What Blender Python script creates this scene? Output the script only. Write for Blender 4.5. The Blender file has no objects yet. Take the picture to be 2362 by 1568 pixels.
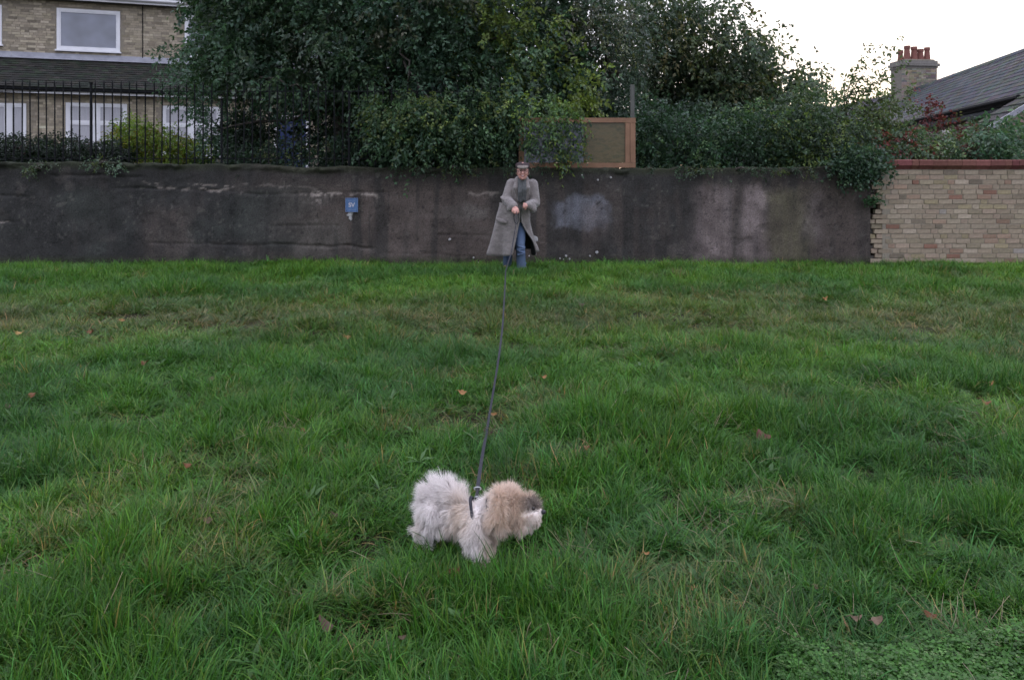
import bpy, bmesh, math, random
import numpy as np
from mathutils import Vector, Matrix, Euler

random.seed(11)
R = np.random.default_rng(7)
SC = bpy.context.scene
COL = SC.collection

# ------------------------------------------------------------------ camera
CAM_H = 1.41            # metres above the field
F, CX, HY = 1842.0, 1180.5, 401.0   # focal length, principal column and horizon row on a 2361 px wide picture
cam_data = bpy.data.cameras.new("camera")
cam_data.sensor_width = 36.0
cam_data.lens = 36.0 * F / 2361.0
cam_data.shift_y = -(783.9 - HY) / 2361.0
cam_data.clip_start, cam_data.clip_end = 0.05, 3000
cam_data.dof.use_dof = True
cam_data.dof.focus_distance = 3.1
cam_data.dof.aperture_fstop = 10
cam = bpy.data.objects.new("camera", cam_data)
cam.location = (0, 0, CAM_H)
cam.rotation_euler = (math.radians(90), 0, 0)
COL.objects.link(cam)
SC.camera = cam

# ------------------------------------------------------------------ sky, sun, exposure
SUN_EL, SUN_AZ = math.radians(9.0), math.radians(22.0)     # low behind the trees, 22 degrees right of the view axis
world = bpy.data.worlds.new("World")
SC.world = world
world.use_nodes = True
wn, wl = world.node_tree.nodes, world.node_tree.links
wn.clear()
sky = wn.new("ShaderNodeTexSky")
sky.sky_type = 'NISHITA'
sky.sun_disc = False
sky.sun_elevation = SUN_EL
sky.sun_rotation = SUN_AZ
sky.air_density, sky.dust_density, sky.ozone_density = 1.0, 1.0, 2.0
bg = wn.new("ShaderNodeBackground")
bg.inputs[1].default_value = 0.15
out = wn.new("ShaderNodeOutputWorld")
# thin high cloud over the whole sky: it whitens the blue and evens it out
hz = wn.new("ShaderNodeMixRGB"); hz.blend_type = 'MIX'
hz.inputs[0].default_value = 0.9
# an overcast sky is about three times brighter overhead than at the horizon
tcw = wn.new("ShaderNodeTexCoord"); sxyz = wn.new("ShaderNodeSeparateXYZ")
mrg = wn.new("ShaderNodeMapRange"); mrg.inputs["From Min"].default_value = 0.0; mrg.inputs["From Max"].default_value = 1.0
mrg.inputs["To Min"].default_value = 0.333; mrg.inputs["To Max"].default_value = 1.0
cld = wn.new("ShaderNodeMixRGB"); cld.blend_type = 'MULTIPLY'; cld.inputs[0].default_value = 1.0
cld.inputs[1].default_value = (5.75, 5.95, 7.35, 1)
wl.new(tcw.outputs["Generated"], sxyz.inputs[0]); wl.new(sxyz.outputs[2], mrg.inputs["Value"]); wl.new(mrg.outputs[0], cld.inputs[2])
wl.new(cld.outputs[0], hz.inputs[2])
wl.new(sky.outputs[0], hz.inputs[1])
wl.new(hz.outputs[0], bg.inputs[0])
wl.new(bg.outputs[0], out.inputs[0])

sun_d = bpy.data.lights.new("sun", 'SUN')
sun_d.energy = 0.5
sun_d.angle = math.radians(14)
sun_d.color = (1.0, 0.86, 0.72)
sun = bpy.data.objects.new("sun", sun_d)
sdir = Vector((math.sin(SUN_AZ) * math.cos(SUN_EL), math.cos(SUN_AZ) * math.cos(SUN_EL), math.sin(SUN_EL)))
sun.rotation_euler = sdir.to_track_quat('Z', 'Y').to_euler()
sun.location = sdir * 100
COL.objects.link(sun)

SC.view_settings.view_transform = 'Standard'
SC.view_settings.look = 'None'
SC.view_settings.gamma = 1.0
SC.view_settings.use_curve_mapping = False
SC.view_settings.exposure = 1.42
SC.render.engine = 'CYCLES'
SC.cycles.max_bounces = 4
SC.cycles.diffuse_bounces = 2
SC.cycles.transmission_bounces = 4
SC.cycles.use_denoising = True
SC.cycles.use_adaptive_sampling = True
SC.cycles.adaptive_threshold = 0.025

# ------------------------------------------------------------------ helpers
def P(px, py, Y):
    """picture point at distance Y -> place"""
    return Vector(((px - CX) / F * Y, Y, CAM_H - (py - HY) / F * Y))

def on_ground(px, py, z=0.0):
    Y = (CAM_H - z) * F / (py - HY)
    return (px - CX) / F * Y, Y

def srgb(r, g, b):
    f = lambda c: (c / 255 / 12.92) if c / 255 <= 0.04045 else ((c / 255 + 0.055) / 1.055) ** 2.4
    return (f(r), f(g), f(b))

def vnoise(x, y, seed=0):
    xi, yi = np.floor(x).astype(np.int64), np.floor(y).astype(np.int64)
    xf, yf = x - xi, y - yi
    u, v = xf * xf * (3 - 2 * xf), yf * yf * (3 - 2 * yf)
    def h(a, b):
        n = (a * 374761393 + b * 668265263 + seed * 1442695041) & 0xFFFFFFFF
        n = ((n ^ (n >> 13)) * 1274126177) & 0xFFFFFFFF
        n = n ^ (n >> 16)
        return (n & 0xFFFF) / 65535.0
    a, b, c, d = h(xi, yi), h(xi + 1, yi), h(xi, yi + 1), h(xi + 1, yi + 1)
    return (a * (1 - u) + b * u) * (1 - v) + (c * (1 - u) + d * u) * v

def fbm(x, y, seed=0, oct=4):
    s, a, t = 0, 0.5, 0
    for i in range(oct):
        s = s + a * vnoise(x * 2 ** i + 17.3 * i, y * 2 ** i - 9.1 * i, seed + i)
        t += a
        a *= 0.5
    return s / t

def sstep(a, b, x):
    t = np.clip((x - a) / (b - a), 0, 1)
    return t * t * (3 - 2 * t)

def obj(name, me, parent=None, mat=None):
    o = bpy.data.objects.new(name, me)
    COL.objects.link(o)
    if parent is not None:
        o.parent = parent
    if mat is not None:
        for m in (mat if isinstance(mat, (list, tuple)) else [mat]):
            me.materials.append(m)
    return o

def empty(name, loc=(0, 0, 0), rz=0.0):
    o = bpy.data.objects.new(name, None)
    o.location = loc
    o.rotation_euler = (0, 0, rz)
    o.empty_display_size = 0.1
    COL.objects.link(o)
    return o

def tag(o, label=None, cat=None, group=None, kind=None):
    if label: o["label"] = label
    if cat: o["category"] = cat
    if group: o["group"] = group
    if kind: o["kind"] = kind
    return o

class MB:
    """collects geometry for ONE mesh"""
    def __init__(s):
        s.v, s.f, s.c, s.m = [], [], [], []
    def add(s, vs, fs, col=None, mi=0):
        n = len(s.v)
        s.v += [tuple(v) for v in vs]
        s.f += [tuple(i + n for i in f) for f in fs]
        s.c += [col or (1, 1, 1)] * len(vs)
        s.m += [mi] * len(fs)
        return s
    def box(s, lo, hi, col=None, mi=0, jit=0.0):
        x0, y0, z0 = lo; x1, y1, z1 = hi
        vs = [(x0, y0, z0), (x1, y0, z0), (x1, y1, z0), (x0, y1, z0), (x0, y0, z1), (x1, y0, z1), (x1, y1, z1), (x0, y1, z1)]
        if jit:
            vs = [(a + random.uniform(-jit, jit), b + random.uniform(-jit, jit), c + random.uniform(-jit, jit)) for a, b, c in vs]
        return s.add(vs, [(0, 3, 2, 1), (4, 5, 6, 7), (0, 1, 5, 4), (1, 2, 6, 5), (2, 3, 7, 6), (3, 0, 4, 7)], col, mi)
    def tube(s, pts, rad, n=6, col=None, mi=0, cap=True):
        pts = [Vector(p) for p in pts]
        rad = rad if isinstance(rad, (list, tuple)) else [rad] * len(pts)
        vs, fs = [], []
        up = Vector((0.13, 0.31, 0.94))
        for i, p in enumerate(pts):
            d = (pts[min(i + 1, len(pts) - 1)] - pts[max(i - 1, 0)]).normalized()
            a = d.cross(up)
            if a.length < 0.05: a = d.cross(Vector((1, 0, 0)))
            a.normalize(); b = d.cross(a)
            for k in range(n):
                t = 2 * math.pi * k / n
                vs.append(p + (a * math.cos(t) + b * math.sin(t)) * rad[i])
        for i in range(len(pts) - 1):
            for k in range(n):
                k2 = (k + 1) % n
                fs.append((i * n + k, i * n + k2, (i + 1) * n + k2, (i + 1) * n + k))
        if cap:
            fs.append(tuple(range(n))[::-1]); fs.append(tuple((len(pts) - 1) * n + k for k in range(n)))
        return s.add(vs, fs, col, mi)
    def prism(s, poly, ext, axis=1, col=None, mi=0):
        """poly: 2-D outline; extruded between ext[0] and ext[1] along the axis"""
        n = len(poly); vs = []
        for e in ext:
            for a, b in poly:
                vs.append((e, a, b) if axis == 0 else (a, e, b) if axis == 1 else (a, b, e))
        fs = [tuple(range(n)), tuple(range(n, 2 * n))[::-1]]
        for k in range(n):
            k2 = (k + 1) % n
            fs.append((k, n + k, n + k2, k2))
        return s.add(vs, fs, col, mi)
    def build(s, name, mat=None, parent=None, smooth=False, colattr=False, fixn=False):
        me = bpy.data.meshes.new(name)
        me.from_pydata(s.v, [], s.f)
        if len(s.m) and max(s.m): me.polygons.foreach_set("material_index", s.m)
        if colattr:
            a = me.color_attributes.new("Col", 'FLOAT_COLOR', 'POINT')
            a.data.foreach_set("color", np.hstack([np.array(s.c, dtype=np.float32), np.ones((len(s.c), 1), np.float32)]).ravel())
        if fixn:
            bm = bmesh.new(); bm.from_mesh(me); bmesh.ops.recalc_face_normals(bm, faces=bm.faces); bm.to_mesh(me); bm.free()
        me.polygons.foreach_set("use_smooth", [smooth] * len(me.polygons))
        me.update()
        return obj(name, me, parent, mat)

def fast_mesh(name, V, T, C=None, smooth=False):
    """big triangle mesh from arrays"""
    me = bpy.data.meshes.new(name)
    V = np.asarray(V, np.float32); T = np.asarray(T, np.int32)
    k = T.shape[1]
    me.vertices.add(len(V)); me.vertices.foreach_set("co", V.ravel())
    me.loops.add(T.size); me.loops.foreach_set("vertex_index", T.ravel())
    me.polygons.add(len(T))
    me.polygons.foreach_set("loop_start", np.arange(0, T.size, k, dtype=np.int32))
    if smooth: me.polygons.foreach_set("use_smooth", np.ones(len(T), bool))
    if C is not None:
        a = me.color_attributes.new("Col", 'FLOAT_COLOR', 'POINT')
        a.data.foreach_set("color", np.hstack([np.asarray(C, np.float32), np.ones((len(C), 1), np.float32)]).ravel())
    me.update(calc_edges=True)
    me.validate()
    return me

def grid_faces(nu, nv):
    i = np.arange(nu - 1)[:, None] * nv + np.arange(nv - 1)[None, :]
    i = i.ravel()
    return np.stack([i, i + nv, i + nv + 1, i + 1], 1)

# ------------------------------------------------------------------ materials
class N:
    def __init__(s, name):
        s.m = bpy.data.materials.new(name); s.m.use_nodes = True
        s.t = s.m.node_tree; s.n = s.t.nodes; s.n.clear()
        s.out = s.n.new("ShaderNodeOutputMaterial")
    def new(s, typ, **kw):
        n = s.n.new(typ)
        for k, v in kw.items():
            if k[0] == '_': setattr(n, k[1:], v)
        return n
    def link(s, a, b): s.t.links.new(a, b)
    def noise(s, scale, detail=4, rough=0.55, coord='Object', stretch=None):
        tc = s.n.new("ShaderNodeTexCoord"); t = s.n.new("ShaderNodeTexNoise")
        t.inputs["Scale"].default_value = scale; t.inputs["Detail"].default_value = detail; t.inputs["Roughness"].default_value = rough
        if stretch:
            mp = s.n.new("ShaderNodeMapping"); mp.inputs["Scale"].default_value = stretch
            s.link(tc.outputs[coord], mp.inputs[0]); s.link(mp.outputs[0], t.inputs["Vector"])
        else:
            s.link(tc.outputs[coord], t.inputs["Vector"])
        return t.outputs["Fac"]
    def ramp(s, fac, stops):
        r = s.n.new("ShaderNodeValToRGB"); e = r.color_ramp.elements
        while len(e) > 1: e.remove(e[-1])
        e[0].position, e[0].color = stops[0][0], (*stops[0][1], 1)
        for p, c in stops[1:]:
            q = e.new(p); q.color = (*c, 1)
        s.link(fac, r.inputs[0]); return r.outputs[0]
    def mix(s, a, b, fac=1.0, mode='MULTIPLY'):
        m = s.n.new("ShaderNodeMixRGB"); m.blend_type = mode
        for v, i in ((fac, 0), (a, 1), (b, 2)):
            if isinstance(v, (int, float)): m.inputs[i].default_value = v if i == 0 else (v, v, v, 1)
            elif isinstance(v, tuple): m.inputs[i].default_value = (*v, 1)
            else: s.link(v, m.inputs[i])
        return m.outputs[0]
    def attr(s, name, typ='GEOMETRY'):
        a = s.n.new("ShaderNodeAttribute"); a.attribute_type = typ; a.attribute_name = name
        return a.outputs["Color"]
    def bump(s, h, strength=0.4, dist=0.01):
        b = s.n.new("ShaderNodeBump"); b.inputs["Strength"].default_value = strength; b.inputs["Distance"].default_value = dist
        s.link(h, b.inputs["Height"]); return b.outputs[0]
    def pbr(s, col, rough=0.8, spec=0.3, normal=None, metal=0.0, sheen=0.0):
        b = s.n.new("ShaderNodeBsdfPrincipled")
        if isinstance(col, tuple): b.inputs["Base Color"].default_value = (*col, 1)
        else: s.link(col, b.inputs["Base Color"])
        b.inputs["Roughness"].default_value = rough
        b.inputs["Specular IOR Level"].default_value = spec
        b.inputs["Metallic"].default_value = metal
        if sheen: b.inputs["Sheen Weight"].default_value = sheen
        if normal is not None: s.link(normal, b.inputs["Normal"])
        return b.outputs[0]
    def done(s, sh):
        s.link(sh, s.out.inputs[0]); return s.m

def mottled(name, c0, c1, scale=8, rough=0.8, spec=0.25, bump=0.3, bscale=60, metal=0.0, stretch=None, attr=None, objcol=False, sheen=0.0):
    n = N(name)
    base = n.ramp(n.noise(scale, stretch=stretch), [(0.3, c0), (0.7, c1)])
    if attr: base = n.mix(base, n.attr(attr))
    if objcol:
        oi = n.n.new("ShaderNodeObjectInfo"); base = n.mix(base, oi.outputs["Color"])
    nm = n.bump(n.noise(bscale), bump) if bump else None
    return n.done(n.pbr(base, rough, spec, nm, metal, sheen))

def leafy(name, typ='GEOMETRY', attrs=("Col",), trans=0.35, rough=0.45, spec=0.35, tint=(1, 1, 1)):
    n = N(name)
    c = n.attr(attrs[0], typ)
    if name == 'leaf': c = n.mix(c, (1.5, 1.58, 1.45))
    for a in attrs[1:]:
        c = n.mix(c, n.attr(a, 'GEOMETRY'))
    c = n.mix(c, n.ramp(n.noise(9, 2), [(0.3, (0.8, 0.8, 0.8)), (0.7, (1.15, 1.15, 1.15))]))
    p = n.pbr(c, rough, spec)
    t = n.n.new("ShaderNodeBsdfTranslucent"); n.link(n.mix(c, (1.1, 1.15, 0.7)), t.inputs[0])
    ms = n.n.new("ShaderNodeMixShader"); ms.inputs[0].default_value = trans
    n.link(p, ms.inputs[1]); n.link(t.outputs[0], ms.inputs[2])
    return n.done(ms.outputs[0])

M = {}
M['leaf'] = leafy("leaf")
M['grass'] = leafy("grass_blade", 'INSTANCER', ("gcol", "Col"), trans=0.34, rough=0.42, spec=0.22)
M['straw'] = leafy("straw", trans=0.2, rough=0.6, spec=0.2)
M['soil'] = mottled("soil", (0.022, 0.019, 0.012), (0.045, 0.04, 0.02), 6, 0.95, 0.1, 0.6, 40)
M['bark'] = mottled("bark", (0.05, 0.042, 0.033), (0.11, 0.098, 0.085), 9, 0.9, 0.15, 0.6, 50)
M['black_iron'] = mottled("black_iron", (0.006, 0.007, 0.008), (0.014, 0.014, 0.015), 20, 0.75, 0.12, 0.2, 90)
M['white_upvc'] = mottled("white_frame_paint", (0.70, 0.69, 0.70), (0.78, 0.77, 0.78), 4, 0.4, 0.4, 0.0)
M['lead'] = mottled("lead_flashing", (0.22, 0.22, 0.25), (0.34, 0.34, 0.37), 5, 0.6, 0.4, 0.2, 30)
M['timber'] = mottled("orange_timber", (0.19, 0.105, 0.062), (0.28, 0.155, 0.095), 5, 0.7, 0.25, 0.25, 60, stretch=(1, 8, 1))
M['old_timber'] = mottled("weathered_timber", (0.085, 0.085, 0.075), (0.13, 0.13, 0.115), 6, 0.85, 0.2, 0.4, 60, stretch=(6, 6, 1))
M['mortar'] = mottled("mortar", (0.23, 0.20, 0.155), (0.30, 0.26, 0.20), 25, 0.95, 0.1, 0.6, 120)
M['brick_part'] = mottled("stock_brick", (0.82, 0.82, 0.82), (1.12, 1.12, 1.12), 22, 0.9, 0.15, 0.5, 110, objcol=True)
M['brick_stuff'] = mottled("far_brick", (0.85, 0.85, 0.85), (1.1, 1.1, 1.1), 14, 0.9, 0.15, 0.3, 60, attr="Col")
M['tile'] = mottled("roof_tile", (0.7, 0.7, 0.7), (1.25, 1.25, 1.25), 3, 0.85, 0.2, 0.4, 40, attr="Col")
M['white_patch'] = mottled("pale_mortar", (0.34, 0.33, 0.32), (0.46, 0.44, 0.43), 30, 0.9, 0.1, 0.4, 80)

n = N("window_glass")
g = n.noise(1.3, 2)
M['glass'] = n.done(n.pbr(n.ramp(g, [(0.3, (0.17, 0.175, 0.20)), (0.7, (0.25, 0.26, 0.31))]), 0.06, 0.7))
M['net'] = mottled("net_curtain", (0.36, 0.35, 0.37), (0.46, 0.45, 0.47), 6, 0.5, 0.5, 0.0, stretch=(14, 1, 1))

# ------------------------------------------------------------------ the field
HOLLOWS = [  # picture place, radius (m), depth
    (1520, 965, 0.17, 1.0), (1070, 968, 0.20, 0.9), (1135, 1000, 0.12, 0.9), (1405, 808, 0.16, 0.8), (1215, 1270, 0.17, 1.0), (2290, 1462, 0.07, 0.9),
    (2040, 905, 0.17, 0.8), (1945, 945, 0.15, 0.8), (2290, 930, 0.16, 0.8), (120, 1330, 0.10, 0.8), (640, 1010, 0.10, 0.7),
    (430, 765, 0.35, 0.7), (1050, 770, 0.3, 0.6), (760, 1440, 0.06, 0.9), (860, 1290, 0.09, 0.6), (2230, 1260, 0.10, 0.9), (400, 1450, 0.1, 0.7),
    (590, 755, 0.3, 0.6), (1640, 762, 0.3, 0.6), (2130, 770, 0.3, 0.6), (2090, 690, 0.35, 0.6), (1600, 695, 0.35, 0.6), (450, 690, 0.4, 0.6), (760, 1080, 0.1, 0.5),
    (1700, 1010, 0.12, 0.4), (1620, 1225, 0.09, 0.7), (880, 1460, 0.09, 0.8), (1560, 1180, 0.08, 0.5), (250, 740, 0.3, 0.6), (1900, 760, 0.25, 0.6), (2200, 1100, 0.14, 0.5)]
HOL = [(*on_ground(a, b), r, d) for a, b, r, d in HOLLOWS]

def hollow(x, y):
    h = np.zeros_like(x)
    for hx, hy, r, d in HOL:
        q = ((x - hx) / (r * 1.25)) ** 2 + ((y - hy) / r) ** 2
        h = np.maximum(h, d * np.exp(-q * 1.1))
    return h

def gz(x, y):
    x = np.asarray(x, float); y = np.asarray(y, float)
    z = (fbm(x * 1.1, y * 1.1, 3, 3) - 0.5) * 0.11 + (fbm(x * 4.5, y * 4.5, 5, 2) - 0.5) * 0.03
    z = z * sstep(16, 12.4, y) - 0.035 * sstep(11.2, 12.3, y) - hollow(x, y) * 0.06
    return z

def gz1(x, y): return float(gz(np.array([x]), np.array([y]))[0])

xs = np.concatenate([np.linspace(-600, -40, 8), np.linspace(-30, -11, 12), np.linspace(-10, 10, 260), np.linspace(11, 30, 12), np.linspace(40, 600, 8)])
ys = np.concatenate([np.linspace(-600, -10, 10), np.linspace(-8, 1, 12), np.linspace(1.3, 13.2, 190), np.linspace(14, 40, 10), np.linspace(60, 900, 10)])
gx, gy = np.meshgrid(xs, ys, indexing='ij')
V = np.stack([gx.ravel(), gy.ravel(), gz(gx.ravel(), gy.ravel())], 1)
ground = obj("ground", fast_mesh("ground", V, grid_faces(len(xs), len(ys)), smooth=True), None, M['soil'])
tag(ground, "dark soil of the field under the grass", kind="structure")

# raised garden level behind the wall
WALL_Y = 12.60
g2 = MB()
g2.box((-45, WALL_Y + 0.30, -0.4), (5.9, 75, 1.12))
terrace = g2.build("garden_ground", M['soil'])
tag(terrace, "raised garden earth behind the long wall", kind="structure")

# --- grass tufts (sources live in a collection that is not in the scene; the field is one geometry-nodes object)
def tuft_mesh(name, nb, rad, hmin, hmax, wmin, wmax, bend, seed):
    r = np.random.default_rng(seed)
    V, T, C = [], [], []
    seg = 4
    for i in range(nb):
        a = r.uniform(0, 2 * math.pi); rr = rad * math.sqrt(r.uniform())
        bx, by = rr * math.cos(a), rr * math.sin(a)
        az = a + r.normal(0, 1.0)
        lean = r.uniform(0.05, 0.55) + 0.25 * rr / rad
        L = r.uniform(hmin, hmax) * (0.75 + 0.5 * r.uniform())
        w = r.uniform(wmin, wmax)
        bd = r.uniform(0.2, 1.0) * bend
        tw = r.uniform(-0.6, 0.6)
        d = np.array([math.cos(az), math.sin(az)])
        p = np.array([bx, by, -0.012]); base = len(V)
        tint = r.uniform(0.6, 1.45); yl = r.uniform(-0.16, 0.28)
        col = (tint * (1 + yl), tint, tint * (1 - yl * 0.7))
        if r.uniform() < 0.05: col = (1.9 * tint, 1.15 * tint, 1.3 * tint)      # a dead blade
        th = lean
        for k in range(seg + 1):
            t = k / seg
            ang = az + math.pi / 2 + tw * t
            s = np.array([math.cos(ang), math.sin(ang), 0.0]) * w * 0.5 * (1 - t ** 1.8) * (0.75 + 0.5 * min(1, t * 4))
            if k < seg:
                V += [tuple(p - s), tuple(p + s)]; C += [col, col]
            else:
                V.append(tuple(p)); C.append(col)
            st = L / seg
            p = p + np.array([d[0] * math.sin(th), d[1] * math.sin(th), math.cos(th)]) * st
            th += bd / seg * (1 + t)
        for k in range(seg - 1):
            b = base + 2 * k
            T += [(b, b + 1, b + 3), (b, b + 3, b + 2)]
        b = base + 2 * (seg - 1)
        T.append((b, b + 1, b + 2))
    return fast_mesh(name, V, T, C, smooth=True)

tcol = bpy.data.collections.new("grass_tufts")
NV = 12
for i in range(NV):
    if i < 8: me = tuft_mesh(f"tuft_source_{i:02d}", 15, 0.045, 0.07, 0.165, 0.0034, 0.0068, 1.5, 50 + i)
    else:     me = tuft_mesh(f"tuft_source_{i:02d}", 14, 0.03, 0.09, 0.185, 0.0032, 0.006, 2.4, 50 + i)
    me.materials.append(M['grass'])
    tcol.objects.link(bpy.data.objects.new(f"tuft_source_{i:02d}", me))

def clover_mesh(name, seed):
    r = np.random.default_rng(seed); V, T, C = [], [], []
    for i in range(10):
        x, y = r.normal(0, 0.018, 2); h = r.uniform(0.015, 0.06)
        b = len(V); col = tuple(np.array([1, 1, 1]) * r.uniform(0.75, 1.3))
        V += [(x - 0.0007, y, 0), (x + 0.0007, y, 0), (x + 0.0007, y + 0.004, h), (x - 0.0007, y + 0.004, h)]
        C += [col] * 4; T += [(b, b + 1, b + 2), (b, b + 2, b + 3)]
        for k in range(4):
            a = k * math.pi / 2 + r.uniform(-0.3, 0.3); L = r.uniform(0.007, 0.013); w = L * 0.42; up = r.uniform(-0.1, 0.5)
            c, s = math.cos(a), math.sin(a); z = h - 0.006 * (k % 2)
            b = len(V)
            V += [(x, y, z), (x + c * L * .55 - s * w, y + s * L * .55 + c * w, z + L * up * .6), (x + c * L, y + s * L, z + L * up * .6), (x + c * L * .55 + s * w, y + s * L * .55 - c * w, z + L * up * .6), (x + c * L * .5, y + s * L * .5, z + L * up * .35)]
            C += [col] * 5; T += [(b, b + 4, b + 1), (b + 1, b + 4, b + 2), (b + 2, b + 4, b + 3), (b + 3, b + 4, b)]
    return fast_mesh(name, V, T, C)

ccol = bpy.data.collections.new("ground_cover_sprigs")
for i in range(5):
    me = clover_mesh(f"sprig_source_{i}", 90 + i); me.materials.append(M['grass'])
    ccol.objects.link(bpy.data.objects.new(f"sprig_source_{i}", me))

def scatter(name, coll, pts, rot, scl, idx, colr):
    me = bpy.data.meshes.new(name)
    me.vertices.add(len(pts)); me.vertices.foreach_set("co", np.asarray(pts, np.float32).ravel())
    a = me.attributes.new("rot", 'FLOAT_VECTOR', 'POINT'); a.data.foreach_set("vector", np.asarray(rot, np.float32).ravel())
    a = me.attributes.new("scl", 'FLOAT_VECTOR', 'POINT'); a.data.foreach_set("vector", np.asarray(scl, np.float32).ravel())
    a = me.attributes.new("idx", 'INT', 'POINT'); a.data.foreach_set("value", np.asarray(idx, np.int32))
    a = me.attributes.new("gcol", 'FLOAT_COLOR', 'POINT'); a.data.foreach_set("color", np.hstack([np.asarray(colr, np.float32), np.ones((len(pts), 1), np.float32)]).ravel())
    o = obj(name, me)
    ng = bpy.data.node_groups.new(name + "_nodes", 'GeometryNodeTree')
    ng.interface.new_socket("Geometry", in_out='INPUT', socket_type='NodeSocketGeometry')
    ng.interface.new_socket("Geometry", in_out='OUTPUT', socket_type='NodeSocketGeometry')
    gi, go = ng.nodes.new("NodeGroupInput"), ng.nodes.new("NodeGroupOutput")
    ci = ng.nodes.new("GeometryNodeCollectionInfo"); ci.inputs[0].default_value = coll
    ci.inputs["Separate Children"].default_value = True; ci.inputs["Reset Children"].default_value = True
    ip = ng.nodes.new("GeometryNodeInstanceOnPoints"); ip.inputs["Pick Instance"].default_value = True
    def na(nm, t):
        q = ng.nodes.new("GeometryNodeInputNamedAttribute"); q.data_type = t; q.inputs[0].default_value = nm
        return next(s for s in q.outputs if s.enabled)
    er = ng.nodes.new("FunctionNodeEulerToRotation")
    ng.links.new(na("rot", 'FLOAT_VECTOR'), er.inputs[0])
    ng.links.new(gi.outputs[0], ip.inputs["Points"]); ng.links.new(ci.outputs[0], ip.inputs["Instance"])
    ng.links.new(na("idx", 'INT'), ip.inputs["Instance Index"])
    ng.links.new(er.outputs[0], ip.inputs["Rotation"]); ng.links.new(na("scl", 'FLOAT_VECTOR'), ip.inputs["Scale"])
    ng.links.new(ip.outputs[0], go.inputs[0])
    md = o.modifiers.new("scatter", 'NODES'); md.node_group = ng
    return o

def clover_mask(x, y):
    """1 inside the low leafy patch near the camera"""
    px = CX + x / y * F; py = HY + CAM_H / y * F
    edge = 1545 + (fbm(x * 9, y * 9, 77, 2) - 0.5) * 60 + np.clip(1900 - px, 0, 400) * 0.22
    return sstep(-45, 40, py - edge) * sstep(1790, 1850, px)

def sample_field(n, y0, y1, margin=0.5):
    y = np.sqrt(R.uniform(y0 ** 2, y1 ** 2, n)); hw = 0.645 * y + margin
    return R.uniform(-1, 1, n) * hw, y

px_, py_ = [], []
for n_, a, b in ((14000, 1.9, 3.4), (20000, 3.4, 6.2), (24000, 6.2, 9.5), (24000, 9.5, 12.55)):
    x, y = sample_field(n_, a, b); px_.append(x); py_.append(y)
my_ = R.uniform(0.2, 12.5, 21000); mx_ = (0.645 * my_ + 0.5 + R.uniform(0, 3.6, 21000)) * R.choice((-1, 1), 21000)     # margins beside the view
x = np.concatenate(px_ + [R.uniform(-25, -8.6, 5000), R.uniform(8.6, 25, 5000), R.uniform(-4, 4, 7000), mx_])
y = np.concatenate(py_ + [R.uniform(3, 12.5, 5000), R.uniform(3, 12.5, 5000), R.uniform(-3, 1.9, 7000), my_])
hol = hollow(x, y)
band = np.exp(-((y - 7.75) / 0.95) ** 2) * (0.55 + 0.6 * fbm(x * 0.9, y * 1.6, 31, 3))
band = np.clip(band, 0, 1)
band2 = np.exp(-((y - 9.0) / 0.28) ** 2) * sstep(0.42, 0.6, fbm(x * 0.8, y * 0.8, 33, 2))
dry = sstep(0.61, 0.74, fbm(x * 1.8, y * 1.8, 21, 4)) * 0.55
tus = sstep(0.50, 0.72, fbm(x * 1.55 + 40, y * 1.55, 23, 3))
keep = R.uniform(size=len(x)) > (hol * 0.8 + band * 0.25 + dry * 0.3 + 0.75 * sstep(0.66, 0.76, fbm(x * 4.2 + 11, y * 4.2, 57, 3)))
cl = clover_mask(x, y)
keep &= R.uniform(size=len(x)) > cl * 0.55
# keep clear of the dog's body
dx, dy = (-0.13, 2.90)
x, y, hol, band, band2, dry, tus, cl = (q[keep] for q in (x, y, hol, band, band2, dry, tus, cl))
nn = len(x)
big = fbm(x * 0.6 + 5, y * 0.6, 41, 3); mid = fbm(x * 2.2, y * 2.2 + 9, 43, 3); fine = fbm(x * 7, y * 7, 45, 2)
hs = 0.76 + 1.1 * (mid - 0.5) + 0.55 * tus + 1.35 * (fine - 0.5)
hs *= (1 - 0.74 * hol) * (1 + 0.45 * np.clip(hollow(x, y - 0.17) + hollow(x + 0.1, y + 0.14) - 1.3 * hol, 0, 1)) * (1 - 0.36 * band) * (1 - 0.4 * band2) * (1 - 0.35 * dry)
hs *= (0.92 + 0.25 * sstep(9.6, 11.2, y)) * (1 - 0.5 * sstep(11.4, 12.3, y))
hs *= 1 - 0.5 * np.exp(-(((x - 0.05) / 0.35) ** 2 + ((y - 11.45) / 0.45) ** 2))
hs *= 1 + 0.12 * np.exp(-(((x + 0.10) / 0.17) ** 2 + ((y - 2.66) / 0.09) ** 2)) + 0.35 * np.exp(-(((x + 0.24) / 0.10) ** 2 + ((y - 2.86) / 0.07) ** 2))
hs *= 1 - 0.35 * np.exp(-(((x + 0.07) / 0.10) ** 2 + ((y - 2.79) / 0.10) ** 2) ** 2)      # trodden under the dog
hs = np.clip(hs, 0.26, 1.6) * R.uniform(0.8, 1.2, nn)
ang = fbm(x * 0.9 + 3, y * 0.9, 47, 2) * 4 * math.pi
lean = 0.10 + 0.5 * np.abs(fbm(x * 1.7, y * 1.7, 49, 2) - 0.4)
rot = np.stack([np.cos(ang) * lean + R.normal(0, 0.22, nn), np.sin(ang) * lean + R.normal(0, 0.22, nn), R.uniform(0, 6.28, nn)], 1)
wd = np.clip(0.85 + 0.06 * (y - 3), 0.9, 1.4)
scl = np.stack([wd * R.uniform(0.85, 1.15, nn), wd * R.uniform(0.85, 1.15, nn), hs], 1)
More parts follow.
